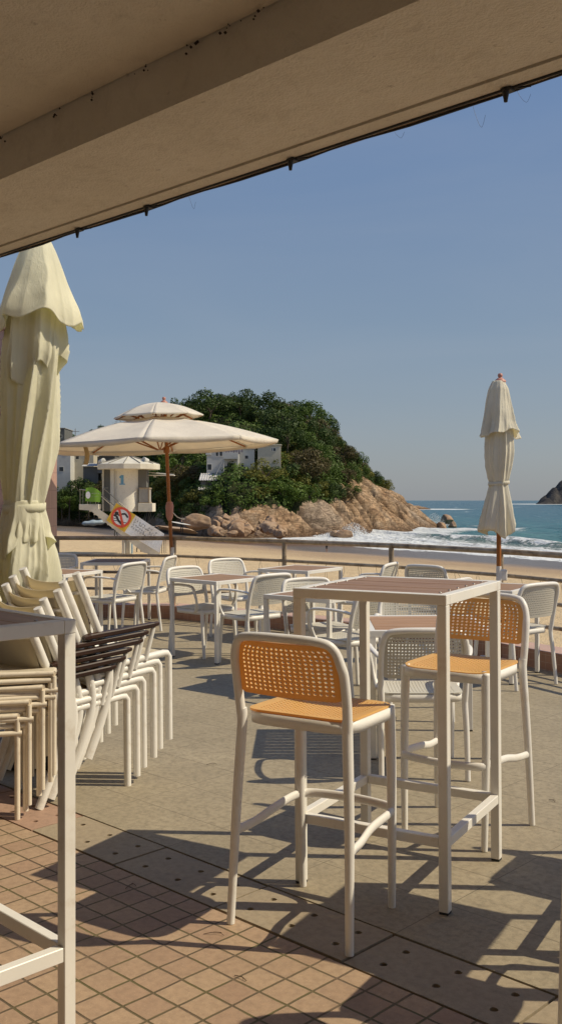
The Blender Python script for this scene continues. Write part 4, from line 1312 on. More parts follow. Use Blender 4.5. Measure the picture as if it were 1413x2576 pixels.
rock = m.mix(m.mapr(n3_, .50, .62, 0, .55), rock, (.34, .29, .235))
rock = m.mix(m.math('MULTIPLY', crk, .40), rock, (.07, .045, .03))
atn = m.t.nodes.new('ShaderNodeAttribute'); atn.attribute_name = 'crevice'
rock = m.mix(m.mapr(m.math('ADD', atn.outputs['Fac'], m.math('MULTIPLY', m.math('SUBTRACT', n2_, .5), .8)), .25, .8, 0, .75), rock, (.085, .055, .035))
wetb = m.mapr(m.math('ADD', sep.outputs[2], m.math('MULTIPLY', n2_, 1.6)), -3.1, -1.5, .85, 0)
rock = m.mix(wetb, rock, (.13, .075, .04))
m.bump(m.math('ADD', m.math('MULTIPLY', n2_, .8), m.math('MULTIPLY', m.math('SUBTRACT', 1.0, crk), .5)), .8, .35)
M['rock'] = m.fin(rock, .85, .2)
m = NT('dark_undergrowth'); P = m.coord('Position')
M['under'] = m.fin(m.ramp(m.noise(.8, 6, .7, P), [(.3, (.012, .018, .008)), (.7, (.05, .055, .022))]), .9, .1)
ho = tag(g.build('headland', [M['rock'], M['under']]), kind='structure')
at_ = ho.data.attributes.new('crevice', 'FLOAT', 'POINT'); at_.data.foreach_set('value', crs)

# boulders
def boulder(seed, sub=4):
    rr = random.Random(seed)
    import bmesh
    bm = bmesh.new(); bmesh.ops.create_icosphere(bm, subdivisions=sub, radius=1)
    planes = [(Vector((rr.gauss(0, 1), rr.gauss(0, 1), rr.gauss(0, .8))).normalized(), rr.uniform(.52, .82)) for _ in range(14)]
    for v in bm.verts:
        p = v.co.copy()
        for n, d in planes:
            k = p.dot(n)
            if k > d: p -= n * (k - d) * .97
        p += p.normalized() * .07 * noise.noise(p * 2.6 + Vector((seed, 0, 0)))
        p += p.normalized() * .03 * noise.noise(p * 7 + Vector((seed, 0, 0)))
        v.co = p
    me = bpy.data.meshes.new('boulder'); bm.to_mesh(me); bm.free()
    for f in me.polygons: f.use_smooth = True
    me.materials.append(M['boulder']); return me
m = NT('boulder_stone'); co = m.coord('Object')
oi = m.t.nodes.new('ShaderNodeObjectInfo')
n1 = m.noise(1.6, 7, .7, co, dist=.5)
c_ = m.ramp(n1, [(.3, (.25, .16, .10)), (.5, (.40, .28, .185)), (.72, (.50, .385, .27))])
c_ = m.mix(m.math('MULTIPLY', oi.outputs['Random'], .45), c_, (.30, .17, .09))
m.bump(n1, .8, .12)
M['boulder'] = m.fin(c_, .85, .2)
BM = [boulder(k) for k in range(5)]
def put_boulder(x, y, z, sx, sy, sz, rz, label, group=None, k=None):
    o = bpy.data.objects.new('boulder', BM[rnd.randrange(5) if k is None else k]); COL.objects.link(o)
    o.location = (x, y, z); o.scale = (sx, sy, sz); o.rotation_euler = (rnd.uniform(-.2, .2), rnd.uniform(-.2, .2), rz)
    return tag(o, label, 'rock', group)
def ground(x, y): return max(sand_z(x, y), head_z(x, y, False)) 
def at(u, v, z): Y = (CAM_H - z) * 2490 / (v - 1256); return ((u - 706.5) / 2490 * Y, Y)
put_boulder(-10.6, 128, -1.6, 2.0, 1.8, 1.15, .3, 'large smooth pale boulder on the sand right of the open parasol pole', k=1)
put_boulder(-13.2, 125.5, -2.45, 3.4, 2.4, .35, -.2, 'flat pale rock slab on the sand in front of the large boulder', k=2)
for k in range(70):
    u = rnd.uniform(540, 712); dd = rnd.random()
    v = lerp(1343, 1318, dd) + (u - 540) * .008
    z = -2.75
    x, y = at(u, v + 4, z)
    s_ = rnd.uniform(.35, .95) * (1.25 if rnd.random() < .2 else 1)
    put_boulder(x, y, z + s_ * .25 + dd * 1.2, s_ * rnd.uniform(1, 1.5), s_, s_ * rnd.uniform(.7, 1), rnd.uniform(0, 6), 'tan boulder in the jumbled row at the foot of the wooded hill', 'boulders along the foot of the hill')
for u, v, s_, lab in ((790, 1345, 1.2, 'dark wet boulder at the water left of the breaking wave'), (845, 1348, .9, 'low dark rock in the foam below the splash'), (868, 1349, 1.0, 'brown rock in the foam right of its low dark neighbour'),
                      (1122, 1316, 1.9, 'rounded brown rock standing in the sea off the headland tip'), (1138, 1325, 1.0, 'small dark rock in the sea beside the rounded brown one'), (1108, 1328, 1.2, 'low rock touching the tip of the headland'),
                      (735, 1342, 1.6, 'brown boulder on the sand where the boulder row meets the headland'), (716, 1347, 1.0, 'small reddish boulder before the headland on wet sand')):
    z = SEA + .2; x, y = at(u, v, z)
    put_boulder(x, y, z + s_ * .25, s_ * 1.4, s_, s_ * .75, rnd.uniform(0, 6), lab)
# outcrop beyond the tip
def far_rock(name, label, x0, x1, y, hfn, depth, seed, cat='rock', nx=110, ny=26, amp=1.0):
    g = MB(); 
    def fn(u, v):
        x = lerp(x0, x1, u); h = hfn(u)
        t = v
        z = SEA - 2 + (h + 2) * math.sin(math.pi * min(1, t * 1.15) * .5 if t < .87 else math.pi * .5 * max(0, (1 - t) / .13))
        yy = y + depth * t
        p = Vector((x, yy, z))
        z += amp * (.30 * noise.fractal(Vector((x * .12 + seed, yy * .08, z * .1)) / max(1, amp * .25), .8, 2, 5) * min(1, h / 3 + .2))
        return (x, yy, z)
    g.grid(fn, nx, ny)
    o = g.build(name, M['far_rock'] if amp > 2 else M['rock']); return tag(o, label, cat)
m = NT('far_headland_rock'); P = m.coord('Position')
n1 = m.noise(.05, 7, .65, P, dist=.5)
c_ = m.ramp(n1, [(.35, (.045, .042, .042)), (.5, (.085, .078, .072)), (.68, (.15, .13, .105))])
m.bump(n1, 1.0, 6.0); M['far_rock'] = m.fin(c_, .9, .1)
far_rock('rock_outcrop', 'low brown rock outcrop in the sea just beyond the headland', 63, 84, 545, lambda u: 3.4 * math.sin(math.pi * u) ** .6 * (1 - .55 * u) + .3 * math.sin(u * 30) * (1 - u), 14, 3.0, amp=1.0)
far_rock('rocky_island', 'dark rocky headland rising from the sea at the right edge', 298, 520, 1130, lambda u: min(34, 190 * u) + 2.0 * abs(math.sin(u * 60)) * sstep(0, .05, u), 36, 8.0, nx=260, amp=3.2)

# splash against the rocks
def spray(x, y, z, w, h, seed, label):
    g = MB(); r_ = random.Random(seed)
    for _ in range(int(2600 * w / 6)):
        t = r_.random() ** 1.6
        a = r_.gauss(0, .33) * (1 - .35 * t)
        s_ = r_.uniform(.04, .15) * (1 - .6 * t)
        px_, py_, pz_ = x + a * w, y + r_.gauss(0, .8), z + t * h * math.exp(-(a / .33) ** 2 * .4)
        q = [Vector((r_.gauss(0, 1), r_.gauss(0, 1), r_.gauss(0, 1))).normalized() * s_ for _ in range(4)]
        c0 = Vector((px_, py_, pz_)); o_ = [tuple(c0 + k) for k in q]
        g.add(o_, [(0, 1, 2), (0, 2, 3), (0, 3, 1), (1, 3, 2)])
    return tag(g.build('wave_spray', M['foam']), label, 'spray', kind='stuff')
M['foam'] = plain('white_foam', (.85, .86, .86), .9, .02)
sx, sy = at(888, 1349, SEA); spray(sx, sy, SEA + .1, 4.6, 2.0, 1, 'white splash of a wave breaking against the rocks')
sx, sy = at(850, 1350, SEA); spray(sx, sy, SEA + .1, 5, .8, 4, 'low white splash of foam running left of the taller splash')
sx, sy = at(1092, 1325, SEA); spray(sx, sy, SEA + .2, 4.5, 2.6, 2, 'thin spray at the tip of the headland')

# ------------------------------------------------------------------ trees
def leaf_mat(name, c1, c2, c3):
    m = NT(name); co = m.coord('Object'); oi = m.t.nodes.new('ShaderNodeObjectInfo')
    nz = m.noise(1.1, 4, .6, co)
    c_ = m.ramp(nz, [(.3, c1), (.5, c2), (.72, c3)])
    c_ = m.mix(m.mapr(oi.outputs['Random'], 0, 1, 0, .55), c_, tuple(x * .55 for x in c2))
    m.fin(c_, .6, .3)
    tr = m.n('BsdfTranslucent'); m.set(tr.inputs[0], c_)
    mx = m.t.nodes.new('ShaderNodeMixShader'); mx.inputs[0].default_value = .18
    m.t.links.new(m.b.outputs[0], mx.inputs[1]); m.t.links.new(tr.outputs[0], mx.inputs[2]); m.t.links.new(mx.outputs[0], m.out.inputs['Surface'])
    return m.mat
LEAF = {'dark': leaf_mat('dark_leaves', (.030, .055, .012), (.055, .095, .018), (.105, .145, .030)),
        'mid': leaf_mat('green_leaves', (.050, .095, .012), (.090, .150, .020), (.150, .205, .032)),
        'olive': leaf_mat('yellow_green_leaves', (.100, .110, .016), (.165, .165, .026), (.250, .230, .045)),
        'brown': leaf_mat('dry_brown_leaves', (.070, .055, .022), (.120, .095, .035), (.170, .135, .050))}
M['bark'] = plain('bark', (.11, .085, .06), .9, .3, 6)
def crown_mesh(seed, n_cl, per, leaf, kind):
    r_ = random.Random(seed); g = MB(); vs = []; fs = []
    cl = []
    for _ in range(n_cl):
        while True:
            p = Vector((r_.uniform(-1, 1), r_.uniform(-1, 1), r_.uniform(-.75, 1)))
            if .35 < p.length < 1: break
        cl.append((p * Vector((1, 1, .8)) if False else Vector((p.x, p.y, p.z * .8)), r_.uniform(.20, .42)))
    for c, cr in cl:
        for _ in range(int(per * (cr / .3) ** 2)):
            n = Vector((r_.gauss(0, 1), r_.gauss(0, 1), r_.gauss(.25, 1))).normalized()
            p = c + n * cr * r_.uniform(.72, 1.08) * Vector((1, 1, .75)).length / 1.6
            nn = (n + Vector((r_.gauss(0, .45), r_.gauss(0, .45), r_.gauss(0, .45)))).normalized()
            a = nn.orthogonal().normalized(); a.rotate(Matrix.Rotation(r_.uniform(0, 6.3), 3, nn)); b = nn.cross(a)
            s_ = leaf * r_.uniform(.6, 1.3)
            o = len(vs)
            vs += [tuple(p + a * s_), tuple(p + b * s_ * .55), tuple(p - a * s_), tuple(p - b * s_ * .55)]
            fs.append((o, o + 1, o + 2, o + 3))
    g.add(vs, fs); 
    me = bpy.data.meshes.new('crown'); me.from_pydata(g.v, [], g.f); me.materials.append(LEAF[kind]); return me
def trunk_mesh(seed):
    r_ = random.Random(seed); g = MB()
    top = Vector((r_.uniform(-.1, .1), r_.uniform(-.1, .1), -.1))
    g.tube(spline([(0, 0, -1.9), (r_.uniform(-.08, .08), 0, -1.1), tuple(top)], 4), [.085 - .004 * i for i in range(9)], 7)
    for _ in range(6):
        a = r_.uniform(0, 6.28); e = r_.uniform(.45, .8)
        g.tube(spline([tuple(top * .9 + Vector((0, 0, -.25))), (math.cos(a) * e * .5, math.sin(a) * e * .5, .12), (math.cos(a) * e, math.sin(a) * e, r_.uniform(.25, .6))], 3), [.045, .04, .035, .03, .025, .018, .012], 5)
    me = bpy.data.meshes.new('trunk'); me.from_pydata(g.v, [], g.f); me.materials.append(M['bark']); return me
CR = {k: [crown_mesh(10 * i + j, 24, 95, .062, k) for j in range(2)] for i, k in enumerate(('dark', 'mid', 'olive', 'brown'))}
BU = {k: [crown_mesh(100 + 10 * i + j, 22, 120, .060, k) for j in range(2)] for i, k in enumerate(('dark', 'mid', 'olive', 'brown'))}
SPARSE = [crown_mesh(300 + j, 12, 26, .055, 'brown') for j in range(2)]
TRK = [trunk_mesh(k) for k in range(3)]
def tree(x, y, z, r, kind, label, group, bush=False, sparse=False, hh=None):
    t = empty('bush' if bush else 'broadleaf_tree', (x, y, z))
    c = bpy.data.objects.new('crown', rnd.choice(SPARSE if sparse else (BU if bush else CR)[kind])); COL.objects.link(c); c.parent = t
    hc = hh or (r * (.45 if bush else 1.25))
    c.location = (0, 0, hc); c.scale = (r * rnd.uniform(.9, 1.15), r * rnd.uniform(.9, 1.15), r * (rnd.uniform(.75, 1.0) if bush else rnd.uniform(.70, 1.2))); c.rotation_euler = (0, 0, rnd.uniform(0, 6.28))
    k = bpy.data.objects.new('trunk', rnd.choice(TRK)); COL.objects.link(k); k.parent = t
    sc = (hc + .1 * r) / 1.8; k.location = (0, 0, hc); k.scale = (r * .75, r * .75, sc if not bush else hc / 1.7)
    return tag(t, label, 'bush' if bush else 'tree', group)
HOUSES = [(-10.5, 207, 8, 26), (-2.5, 212, 4, 22), (-47, 205, 11, 16), (-36, 206, 7, 12)]
def clear(x, y, r):
    for hx_, hy_, hw_, d in HOUSES:
        if abs(x - hx_ * (y / hy_)) < hw_ * .62 and hy_ - d < y < hy_ + 5: return False
    return True
pts = []; n_t = 0
tries = 0
while tries < 9000 and n_t < 285:
    tries += 1
    x, y = rnd.uniform(-66, 21), rnd.uniform(146, 250)
    d = y - interp(x, YB)
    if not veg(x, y) or d < 3.5 or d > 62: continue
    z = head_z(x, y, False)
    right = sstep(4, 16, x)
    r = rnd.choice((rnd.uniform(1.5, 2.4), rnd.uniform(2.2, 3.3), rnd.uniform(2.8, 3.9))) * lerp(1, .55, right)
    if x < -22: r *= .8
    uu = 706.5 + 2490 * x / y; tv = 1256 - 2490 * (z - .4 + 2.1 * r - CAM_H) / y; wr = 2490 * r * .8 / y
    # open ground kept in front of the houses
    if 518 - wr < uu < 640 + wr * .3 and y < 186 and tv < 1196: continue
    if 645 - wr * .5 < uu < 706 and y < 184 and tv < 1148: continue
    if any((x - a) ** 2 + (y - b) ** 2 < (min(r, c) * 1.28) ** 2 for a, b, c in pts): continue
    pts.append((x, y, r)); n_t += 1
    q = rnd.random()
    kind = 'dark' if q < .46 else 'mid' if q < .76 else 'olive' if q < .93 else 'brown'
    if x > 10: kind = rnd.choice(['olive', 'brown', 'mid', 'dark', 'olive'])
    ridge = d > 34
    if x > 12: lab, gr = 'small windswept tree on the outer end of the wooded headland above bare rock', 'small trees on the outer end of the headland'
    elif ridge and x > -24: lab, gr = 'rounded %s tree on the crest of the wooded hill against the sky' % {'dark': 'dark green', 'mid': 'green', 'olive': 'yellowish', 'brown': 'brownish'}[kind], '%s trees on the hill crest' % {'dark': 'dark green', 'mid': 'green', 'olive': 'yellowish', 'brown': 'brownish'}[kind]
    elif x > -24: lab, gr = '%s tree on the slope of the wooded hill below its crest' % {'dark': 'dark green', 'mid': 'green', 'olive': 'yellow green', 'brown': 'dry brown'}[kind], '%s trees on the hill slope' % {'dark': 'dark green', 'mid': 'green', 'olive': 'yellow green', 'brown': 'dry brown'}[kind]
    else: lab, gr = '%s tree among the houses behind the lifeguard tower' % {'dark': 'dark green', 'mid': 'green', 'olive': 'yellow green', 'brown': 'dry brown'}[kind], '%s trees behind the lifeguard tower' % {'dark': 'dark green', 'mid': 'green', 'olive': 'yellow green', 'brown': 'dry brown'}[kind]
    tree(x, y, z - .4, r, kind, lab, gr)
for k in range(16):
    x = rnd.uniform(11.5, 20); y = interp(x, YB) + rnd.uniform(17, 33) * lerp(1, .8, sstep(12, 20, x)); r = rnd.uniform(1.3, 2.2) * lerp(1, .6, sstep(13, 20, x))
    tree(x, y, head_z(x, y, False) + .3, r, rnd.choice(['olive', 'brown', 'mid', 'dark']), 'small windswept tree on the outer end of the wooded headland above bare rock', 'small trees on the outer end of the headland')
for x, dd, r in ((11.2, 12, 1.8), (12.2, 14, 1.9), (12.9, 17, 1.7), (13.6, 15.5, 1.5), (14.4, 18, 1.6), (15.2, 17, 1.3), (15.9, 19, 1.3), (16.9, 20, 1.1), (11.8, 9.5, 1.5), (10.8, 8.5, 1.6), (13.1, 12.5, 1.2)):
    y = interp(x, YB) + dd
    tree(x, y, head_z(x, y) - .1, r, rnd.choice(['olive', 'mid', 'dark', 'brown', 'mid']), 'wind-shaped bush on the rock shoulder just below the outermost trees', 'bushes on the rock shoulder of the headland', bush=True)
gc = MB(); r_ = random.Random(5); cnt = 0; vs_ = []; fs_ = []
while cnt < 3400:
    x, y = r_.uniform(-68, 20), r_.uniform(146, 245)
    if r_.random() > .35 and x < -26: continue
    d = y - interp(x, YB)
    if d < 1 or d > 48 or not veg(x, y): continue
    cnt += 1; z = head_z(x, y); R_ = r_.uniform(.7, 1.3)
    for _ in range(20):
        n = Vector((r_.gauss(0, 1), r_.gauss(0, 1) - .3, r_.gauss(.5, .8))).normalized(); p = Vector((x, y, z)) + n * R_
        a = n.orthogonal().normalized(); a.rotate(Matrix.Rotation(r_.uniform(0, 6.3), 3, n)); b_ = n.cross(a); s_ = r_.uniform(.12, .30); o = len(vs_)
        vs_ += [tuple(p + a * s_), tuple(p + b_ * s_ * .6), tuple(p - a * s_), tuple(p - b_ * s_ * .6)]; fs_.append((o, o + 1, o + 2, o + 3))
gc.add(vs_, fs_); tag(gc.build('undergrowth', LEAF['mid']), 'dense green undergrowth covering the hill between the trees', 'undergrowth', kind='stuff')
# hedge of beach shrubs in front
pts = []
tries = 0
while tries < 4000 and len(pts) < 78:
    tries += 1
    x = rnd.uniform(-64, 9); y = interp(x, YB) + rnd.uniform(-1.5, 7)
    if x > -12: y = interp(x, YB) + interp(x, [(-14, 2), (0, 7), (9, 12)]) + rnd.uniform(-.5, 5)
    r = rnd.uniform(2.0, 3.4)
    if any((x - a) ** 2 + (y - b) ** 2 < (r * .9) ** 2 for a, b in pts): continue
    z = max(head_z(x, y, False), sand_z(x, y) if x < -10 else -9)
    uu = 706.5 + 2490 * x / y; tv = 1256 - 2490 * (z + 1.25 * r - CAM_H) / y
    if 500 < uu < 655 and tv < 1212: continue
    pts.append((x, y))
    tree(x, y, z - .3, r, rnd.choice(['mid', 'mid', 'dark', 'dark', 'olive']), 'broad green beach shrub in the thicket along the %s' % ('back of the sand' if x < -16 else 'top of the boulders'),
         'beach shrubs at the back of the sand' if x < -16 else 'shrubs above the boulders', bush=True)
for k, (x, y, r, hh, kd) in enumerate(((-47.5, 199, 2.5, 6.4, 'mid'), (-43.5, 197, 2.2, 4.6, 'dark'), (-40.2, 198, 2.6, 6.0, 'dark'), (-37.0, 196.5, 2.2, 5.2, 'mid'), (-46.0, 195.5, 2.4, 3.6, 'dark'),
                                        (-34.5, 197, 2.3, 5.6, 'brown'), (-41.5, 194.5, 2.2, 3.2, 'mid'), (-37.5, 194, 2.3, 3.0, 'dark'), (-31.0, 192, 2.6, 4.4, 'dark'), (-28.0, 188, 2.6, 4.6, 'mid'), (-24.5, 181, 2.4, 5.2, 'dark'), (-22.0, 177, 2.3, 4.2, 'mid'))):
    tree(x, y, -2.5, r, kd, '%s tree among the houses behind the lifeguard tower' % {'dark': 'dark green', 'mid': 'green', 'brown': 'dry brown'}[kd], '%s trees behind the lifeguard tower' % {'dark': 'dark green', 'mid': 'green', 'brown': 'dry brown'}[kd], hh=hh)
for k in range(24):
    x = rnd.uniform(-2, 10.0); y = interp(x, YB) + rnd.uniform(6.0, 22); r = rnd.uniform(1.9, 3.0)
    tree(x, y, head_z(x, y, False) - .2, r, rnd.choice(['mid', 'mid', 'dark', 'olive']), 'broad leafy shrub hanging over the bare rock of the headland', 'shrubs overhanging the headland rock', bush=True)
for u, v, r, k, sp_, lab in ((250, 1062, 1.9, 'dark', False, 'small dark tree standing alone on the skyline above the left wing of the open parasol'), (290, 1058, 1.6, 'brown', True, 'bare brown tree on the skyline right of the small lone dark tree'),
                             (312, 1055, 1.5, 'brown', True, 'bare twiggy tree on the skyline touching the open parasol'), (905, 1168, 2.0, 'dark', False, 'dark spreading tree at the very end of the wooded headland'), (925, 1205, 1.2, 'mid', False, 'lowest small tree where the wooded headland drops to bare rock'),
                             (880, 1185, 1.8, 'brown', False, 'brownish shrub beside the last dark tree on the headland')):
    Y = 236 if u < 500 else 196
    x = (u - 706.5) / 2490 * Y; zt2 = CAM_H - (v - 1256) * Y / 2490
    r *= 1.25
    tree(x, Y, zt2 - r * (2.4 if not sp_ else 2.2), r, k, lab, None, sparse=sp_)
# ------------------------------------------------------------------ houses on the hill
def wallmat(name, c): return plain(name, c, .8, .10, .6, dirt=((c[0] * .6, c[1] * .57, c[2] * .5), .5))
M['hw'] = wallmat('white_house_wall', (.58, .57, .53)); M['hc'] = wallmat('cream_house_wall', (.58, .52, .40)); M['hd'] = wallmat('dark_house_wall', (.14, .14, .13))
M['glass'] = plain('dark_window_glass', (.03, .035, .04), .15); M['tin'] = plain('pale_sheet_roof', (.52, .50, .47), .5, .15, 1.2)
M['hr'] = plain('grey_roof', (.32, .31, .29), .8)
def hpos(u0, u1, v0, v1, Y):
    f = Y / 2490
    return (u0 - 706.5) * f, (u1 - 706.5) * f, CAM_H - (v1 - 1256) * f, CAM_H - (v0 - 1256) * f
def house(label, u0, u1, v0, v1, Y, depth, mat, wins, roof='flat', rail=False, extra=None, group=None):
    x0, x1, z0, z1 = hpos(u0, u1, v0, v1, Y)
    h = tag(empty('house', ((x0 + x1) / 2, Y, z0 - 3)), label, 'house', group)
    dx, dz = (x0 + x1) / 2, z0 - 3
    W = (x1 - x0) / 2; H = z1 - dz
    b = MB(); b.box(-W, W, 0, depth, 0, H - .2, bev=.03); b.build('wall', mat, h)
    b = MB(); b.box(-W - .15, W + .15, -.15, depth + .15, H - .195, H, bev=.03); r = b.build('roof', M['hr'] if roof == 'dark' else mat, h)
    f = Y / 2490
    for (wu, wv, ww, wh) in wins:
        X = (wu - 706.5) * f - dx; Z = CAM_H - (wv - 1256) * f - dz; a, c = ww * f / 2, wh * f / 2
        b = MB(); t = .06
        b.box(X - a, X + a, -.05, -.002, Z + c - t, Z + c); b.box(X - a, X + a, -.05, -.002, Z - c, Z - c + t); b.box(X - a, X - a + t, -.05, -.002, Z - c + t, Z + c - t); b.box(X + a - t, X + a, -.05, -.002, Z - c + t, Z + c - t)
        w = b.build('window', M['white_metal'], h)
        b = MB(); b.box(X - a + t, X + a - t, -.03, -.003, Z - c + t, Z + c - t); b.build('pane', M['glass'], w)
    if rail:
        b = MB(); n = int(W * 2 / .5)
        for zz_ in (.35, .7, 1.05): b.box(-W, W, .0, .05, H + zz_ - .04, H + zz_)
        for i in range(n + 1):
            X = -W + i * (2 * W / n); b.box(X - .03, X + .03, -.002, .052, H, H + 1.05)
        b.build('roof_railing', M['hw'], h)
    return h, dx, dz, W, H, f
h, dx, dz, W, H, f = house('white two storey house with railed roof terrace and laundry on its balcony', 520, 600, 1122, 1203, 160, 6, M['hw'],
    [(546, 1140, 8, 16), (556, 1140, 8, 16), (581, 1174, 22, 20), (527, 1175, 12, 16)], rail=True)
b = MB(); X0_, X1_, Z0_ = (562 - 706.5) * f - dx, (600 - 706.5) * f - dx, CAM_H - (1153 - 1256) * f - dz
b.box(X0_, X1_, -1.3, -.0, Z0_ - .15, Z0_, bev=.02); b.box(X0_, X1_, -1.3, -1.2, Z0_, Z0_ + .85, bev=.02); b.build('balcony', M['hw'], h)
b = MB()
for k in range(7):
    X = X0_ + .35 + k * .42; l_ = rnd.uniform(.6, 1.0); b.box(X, X + .3, -1.12, -1.09, Z0_ + 1.6 - l_, Z0_ + 1.6)
b.tube([(X0_, -1.1, Z0_ + 1.62), (X1_, -1.1, Z0_ + 1.62)], .02, 5); tag(b.build('laundry', plain('grey_laundry', (.28, .24, .26), .9, .5, 2), h))
b = MB()
for Z in (1128, 1140):
    X = (524 - 706.5) * f - dx; zz_ = CAM_H - (Z - 1256) * f - dz; b.box(X - .4, X + .4, -.35, -.01, zz_ - .3, zz_ + .3, bev=.03)
b.build('air_conditioner', M['hw'], h)
b = MB(); b.tube([(X0_ + .1, -1.2, 0), (X0_ + .1, -1.2, Z0_ - .15)], .06, 6); b.tube([(X1_ - .1, -1.2, 0), (X1_ - .1, -1.2, Z0_ - .15)], .06, 6)
b.tube([((545 - 706.5) * f - dx, -1.2, Z0_ - 2.6), (X0_ + .1, -1.2, Z0_ - .2)], .06, 6); b.build('balcony_post', M['hw'], h)
house('low white house wing right of the railed roof terrace house', 600, 640, 1127, 1185, 161.5, 6, M['hw'], [(620, 1150, 10, 10), (610, 1170, 8, 12)], rail=True)
house('small cream flat roofed house right of the white one on the hill', 648, 706, 1118, 1150, 161, 6, M['hc'], [(690, 1131, 8, 9), (684, 1131, 4, 9)])
house('white house left of the lifeguard tower behind trees', 120, 178, 1123, 1200, 204, 8, M['hw'], [(140, 1150, 10, 14), (155, 1180, 12, 12), (166, 1140, 8, 10)])
house('low pale house between the white house and the lifeguard tower', 178, 236, 1132, 1195, 208, 8, M['hc'], [(195, 1150, 10, 12), (220, 1160, 10, 12)])
house('dark flat roofed house on the skyline at the far left', 128, 163, 1076, 1112, 232, 9, M['hd'], [(150, 1098, 14, 8)], roof='dark')
house('small dark house under the left wing of the open parasol', 262, 300, 1118, 1150, 214, 7, M['hd'], [(275, 1135, 10, 10)])
def tin_roof(label, u0, u1, v, Y, depth, tilt_):
    x0, x1, z, _ = hpos(u0, u1, v, v, Y)
    h = tag(empty('shed', ((x0 + x1) / 2, Y, z - 3.5)), label, 'shed', None)
    W = (x1 - x0) / 2
    b = MB(); b.grid(lambda u, v_: (lerp(-W, W, u), depth * v_, 3.5 + tilt_ * v_ + .04 * math.sin(u * 60)), 90, 4); solid(b.build('roof', M['tin'], h), .05)
    b = MB(); b.box(-W * .85, W * .85, .6, depth * .9, 0, 3.35); b.build('wall', M['hd'], h)
tin_roof('shed with a pale sheet roof behind the lifeguard tower roof', 240, 292, 1146, 198, 5, .9)
tin_roof('shed with a low pale roof left of the lifeguard tower', 205, 250, 1172, 199, 5, .7)
tin_roof('shed with a pale netted roof below the white house', 500, 560, 1208, 156, 4, 1.2)
tin_roof('small lean-to roof at the foot of the hill below the netted shed', 497, 532, 1232, 154, 3, .6)
for u, v0, v1, Y in ((190, 1078, 1150, 215), (652, 1095, 1130, 222), (303, 1050, 1080, 232)):
    f = Y / 2490; x = (u - 706.5) * f; z0, z1 = CAM_H - (v1 - 1256) * f - 3, CAM_H - (v0 - 1256) * f
    b = MB(); b.tube([(0, 0, 0), (0, 0, z1 - z0)], [.11, .07], 7); b.box(-.9, .9, -.05, .05, z1 - z0 - .7, z1 - z0 - .6)
    o = b.build('utility_pole', plain('pole_grey', (.2, .19, .17), .8)); o.location = (x, Y, z0)
    tag(o, {190: 'utility pole on the skyline left of the open parasol', 652: 'thin pole behind the cream house on the hill', 303: 'thin pole on the skyline just left of the parasol top tier'}[u], 'pole')

# ------------------------------------------------------------------ lifeguard tower
TY = 74.0; TS = TY / 2490
def tx(u): return (u - 324) * TS
def tz(v): return CAM_H - (v - 1256) * TS + 2.62
lt = tag(empty('lifeguard_tower', ((324 - 706.5) * TS, TY, -2.62)), 'round white lifeguard lookout tower with a blue number 1 standing on the beach', 'lookout tower')
m = NT('speckled_tower_wall'); co = m.coord('Object')
c_ = m.mix(m.mapr(m.noise(14, 3, .6, co), .56, .66, 0, .5), (.76, .72, .62), (.50, .46, .37)); c_ = m.mix(m.mapr(m.noise(1.2, 5, .6, co), .5, .8, 0, .5), c_, (.56, .51, .41))
tw = m.fin(c_, .8)
M['tower_blue'] = plain('blue_paint', (.14, .34, .52), .6); M['concrete'] = plain('weathered_concrete', (.64, .60, .50), .85, .12, 1.5, dirt=((.22, .19, .15), .5))
cx_ = tx(316); rr_ = 38 * TS
b = MB(); b.lathe([(rr_, tz(1286.5)), (rr_, tz(1181))], 48, (cx_, 0), a0=math.pi, a1=2 * math.pi * .97, caps=False)
b.lathe([(rr_ - .12, tz(1286.5)), (rr_ - .12, tz(1181))], 48, (cx_, 0), a0=math.pi, a1=2 * math.pi * .97, caps=False)
b.lathe([(.01, tz(1286.4)), (rr_ + .0, tz(1286.4))], 48, (cx_, 0), caps=False); b.lathe([(rr_ - .02, tz(1286.5)), (rr_ - .02, tz(1181))], 24, (cx_, .35), a0=.3, a1=math.pi * .85, caps=False)
b.build('wall', tw, lt)
b = MB(); b.box(tx(261), cx_ - rr_ + .25, -.15, 1.2, tz(1286), tz(1181)); do = b.build('door_recess', M['hd'], lt)
b = MB(); b.box(tx(259), tx(263), -.25, .1, tz(1286), tz(1181)); b.build('door_frame', M['concrete'], do)
b = MB(); b.box(tx(350), tx(371), -.5, .9, tz(1226), tz(1182)); b.build('lookout_opening', M['hd'], lt)
b = MB(); b.box(tx(354), tx(378), -.80, .6, tz(1263), tz(1228)); wo_ = b.build('lookout_panel', plain('corrugated_panel', (.36, .34, .30), .7), lt)
b = MB(); b.box(tx(354), tx(380), -.86, .62, tz(1230), tz(1227)); b.box(tx(377), tx(380), -.85, -.79, tz(1264), tz(1230)); b.box(tx(354), tx(380), -.86, .62, tz(1265.5), tz(1263)); b.build('panel_frame', plain('brown_frame', (.35, .27, .18), .6), wo_)
b = MB(); b.box(tx(352), tx(388), -.95, .9, tz(1287), tz(1266), bev=.02); b.build('balcony_box', M['concrete'], lt)
b = MB(); b.lathe([(.3, tz(1182)), (78.5 * TS, tz(1181)), (78.8 * TS, tz(1169)), (77.5 * TS, tz(1168)), (.06, tz(1147)), (.001, tz(1146.5))], 12, (0, 0), smooth=False, caps=False)
ro = b.build('roof', M['concrete'], lt)
b = MB(); b.lathe([(.13, tz(1149)), (.13, tz(1145)), (.03, tz(1144)), (.02, tz(1137)), (.001, tz(1136))], 10)
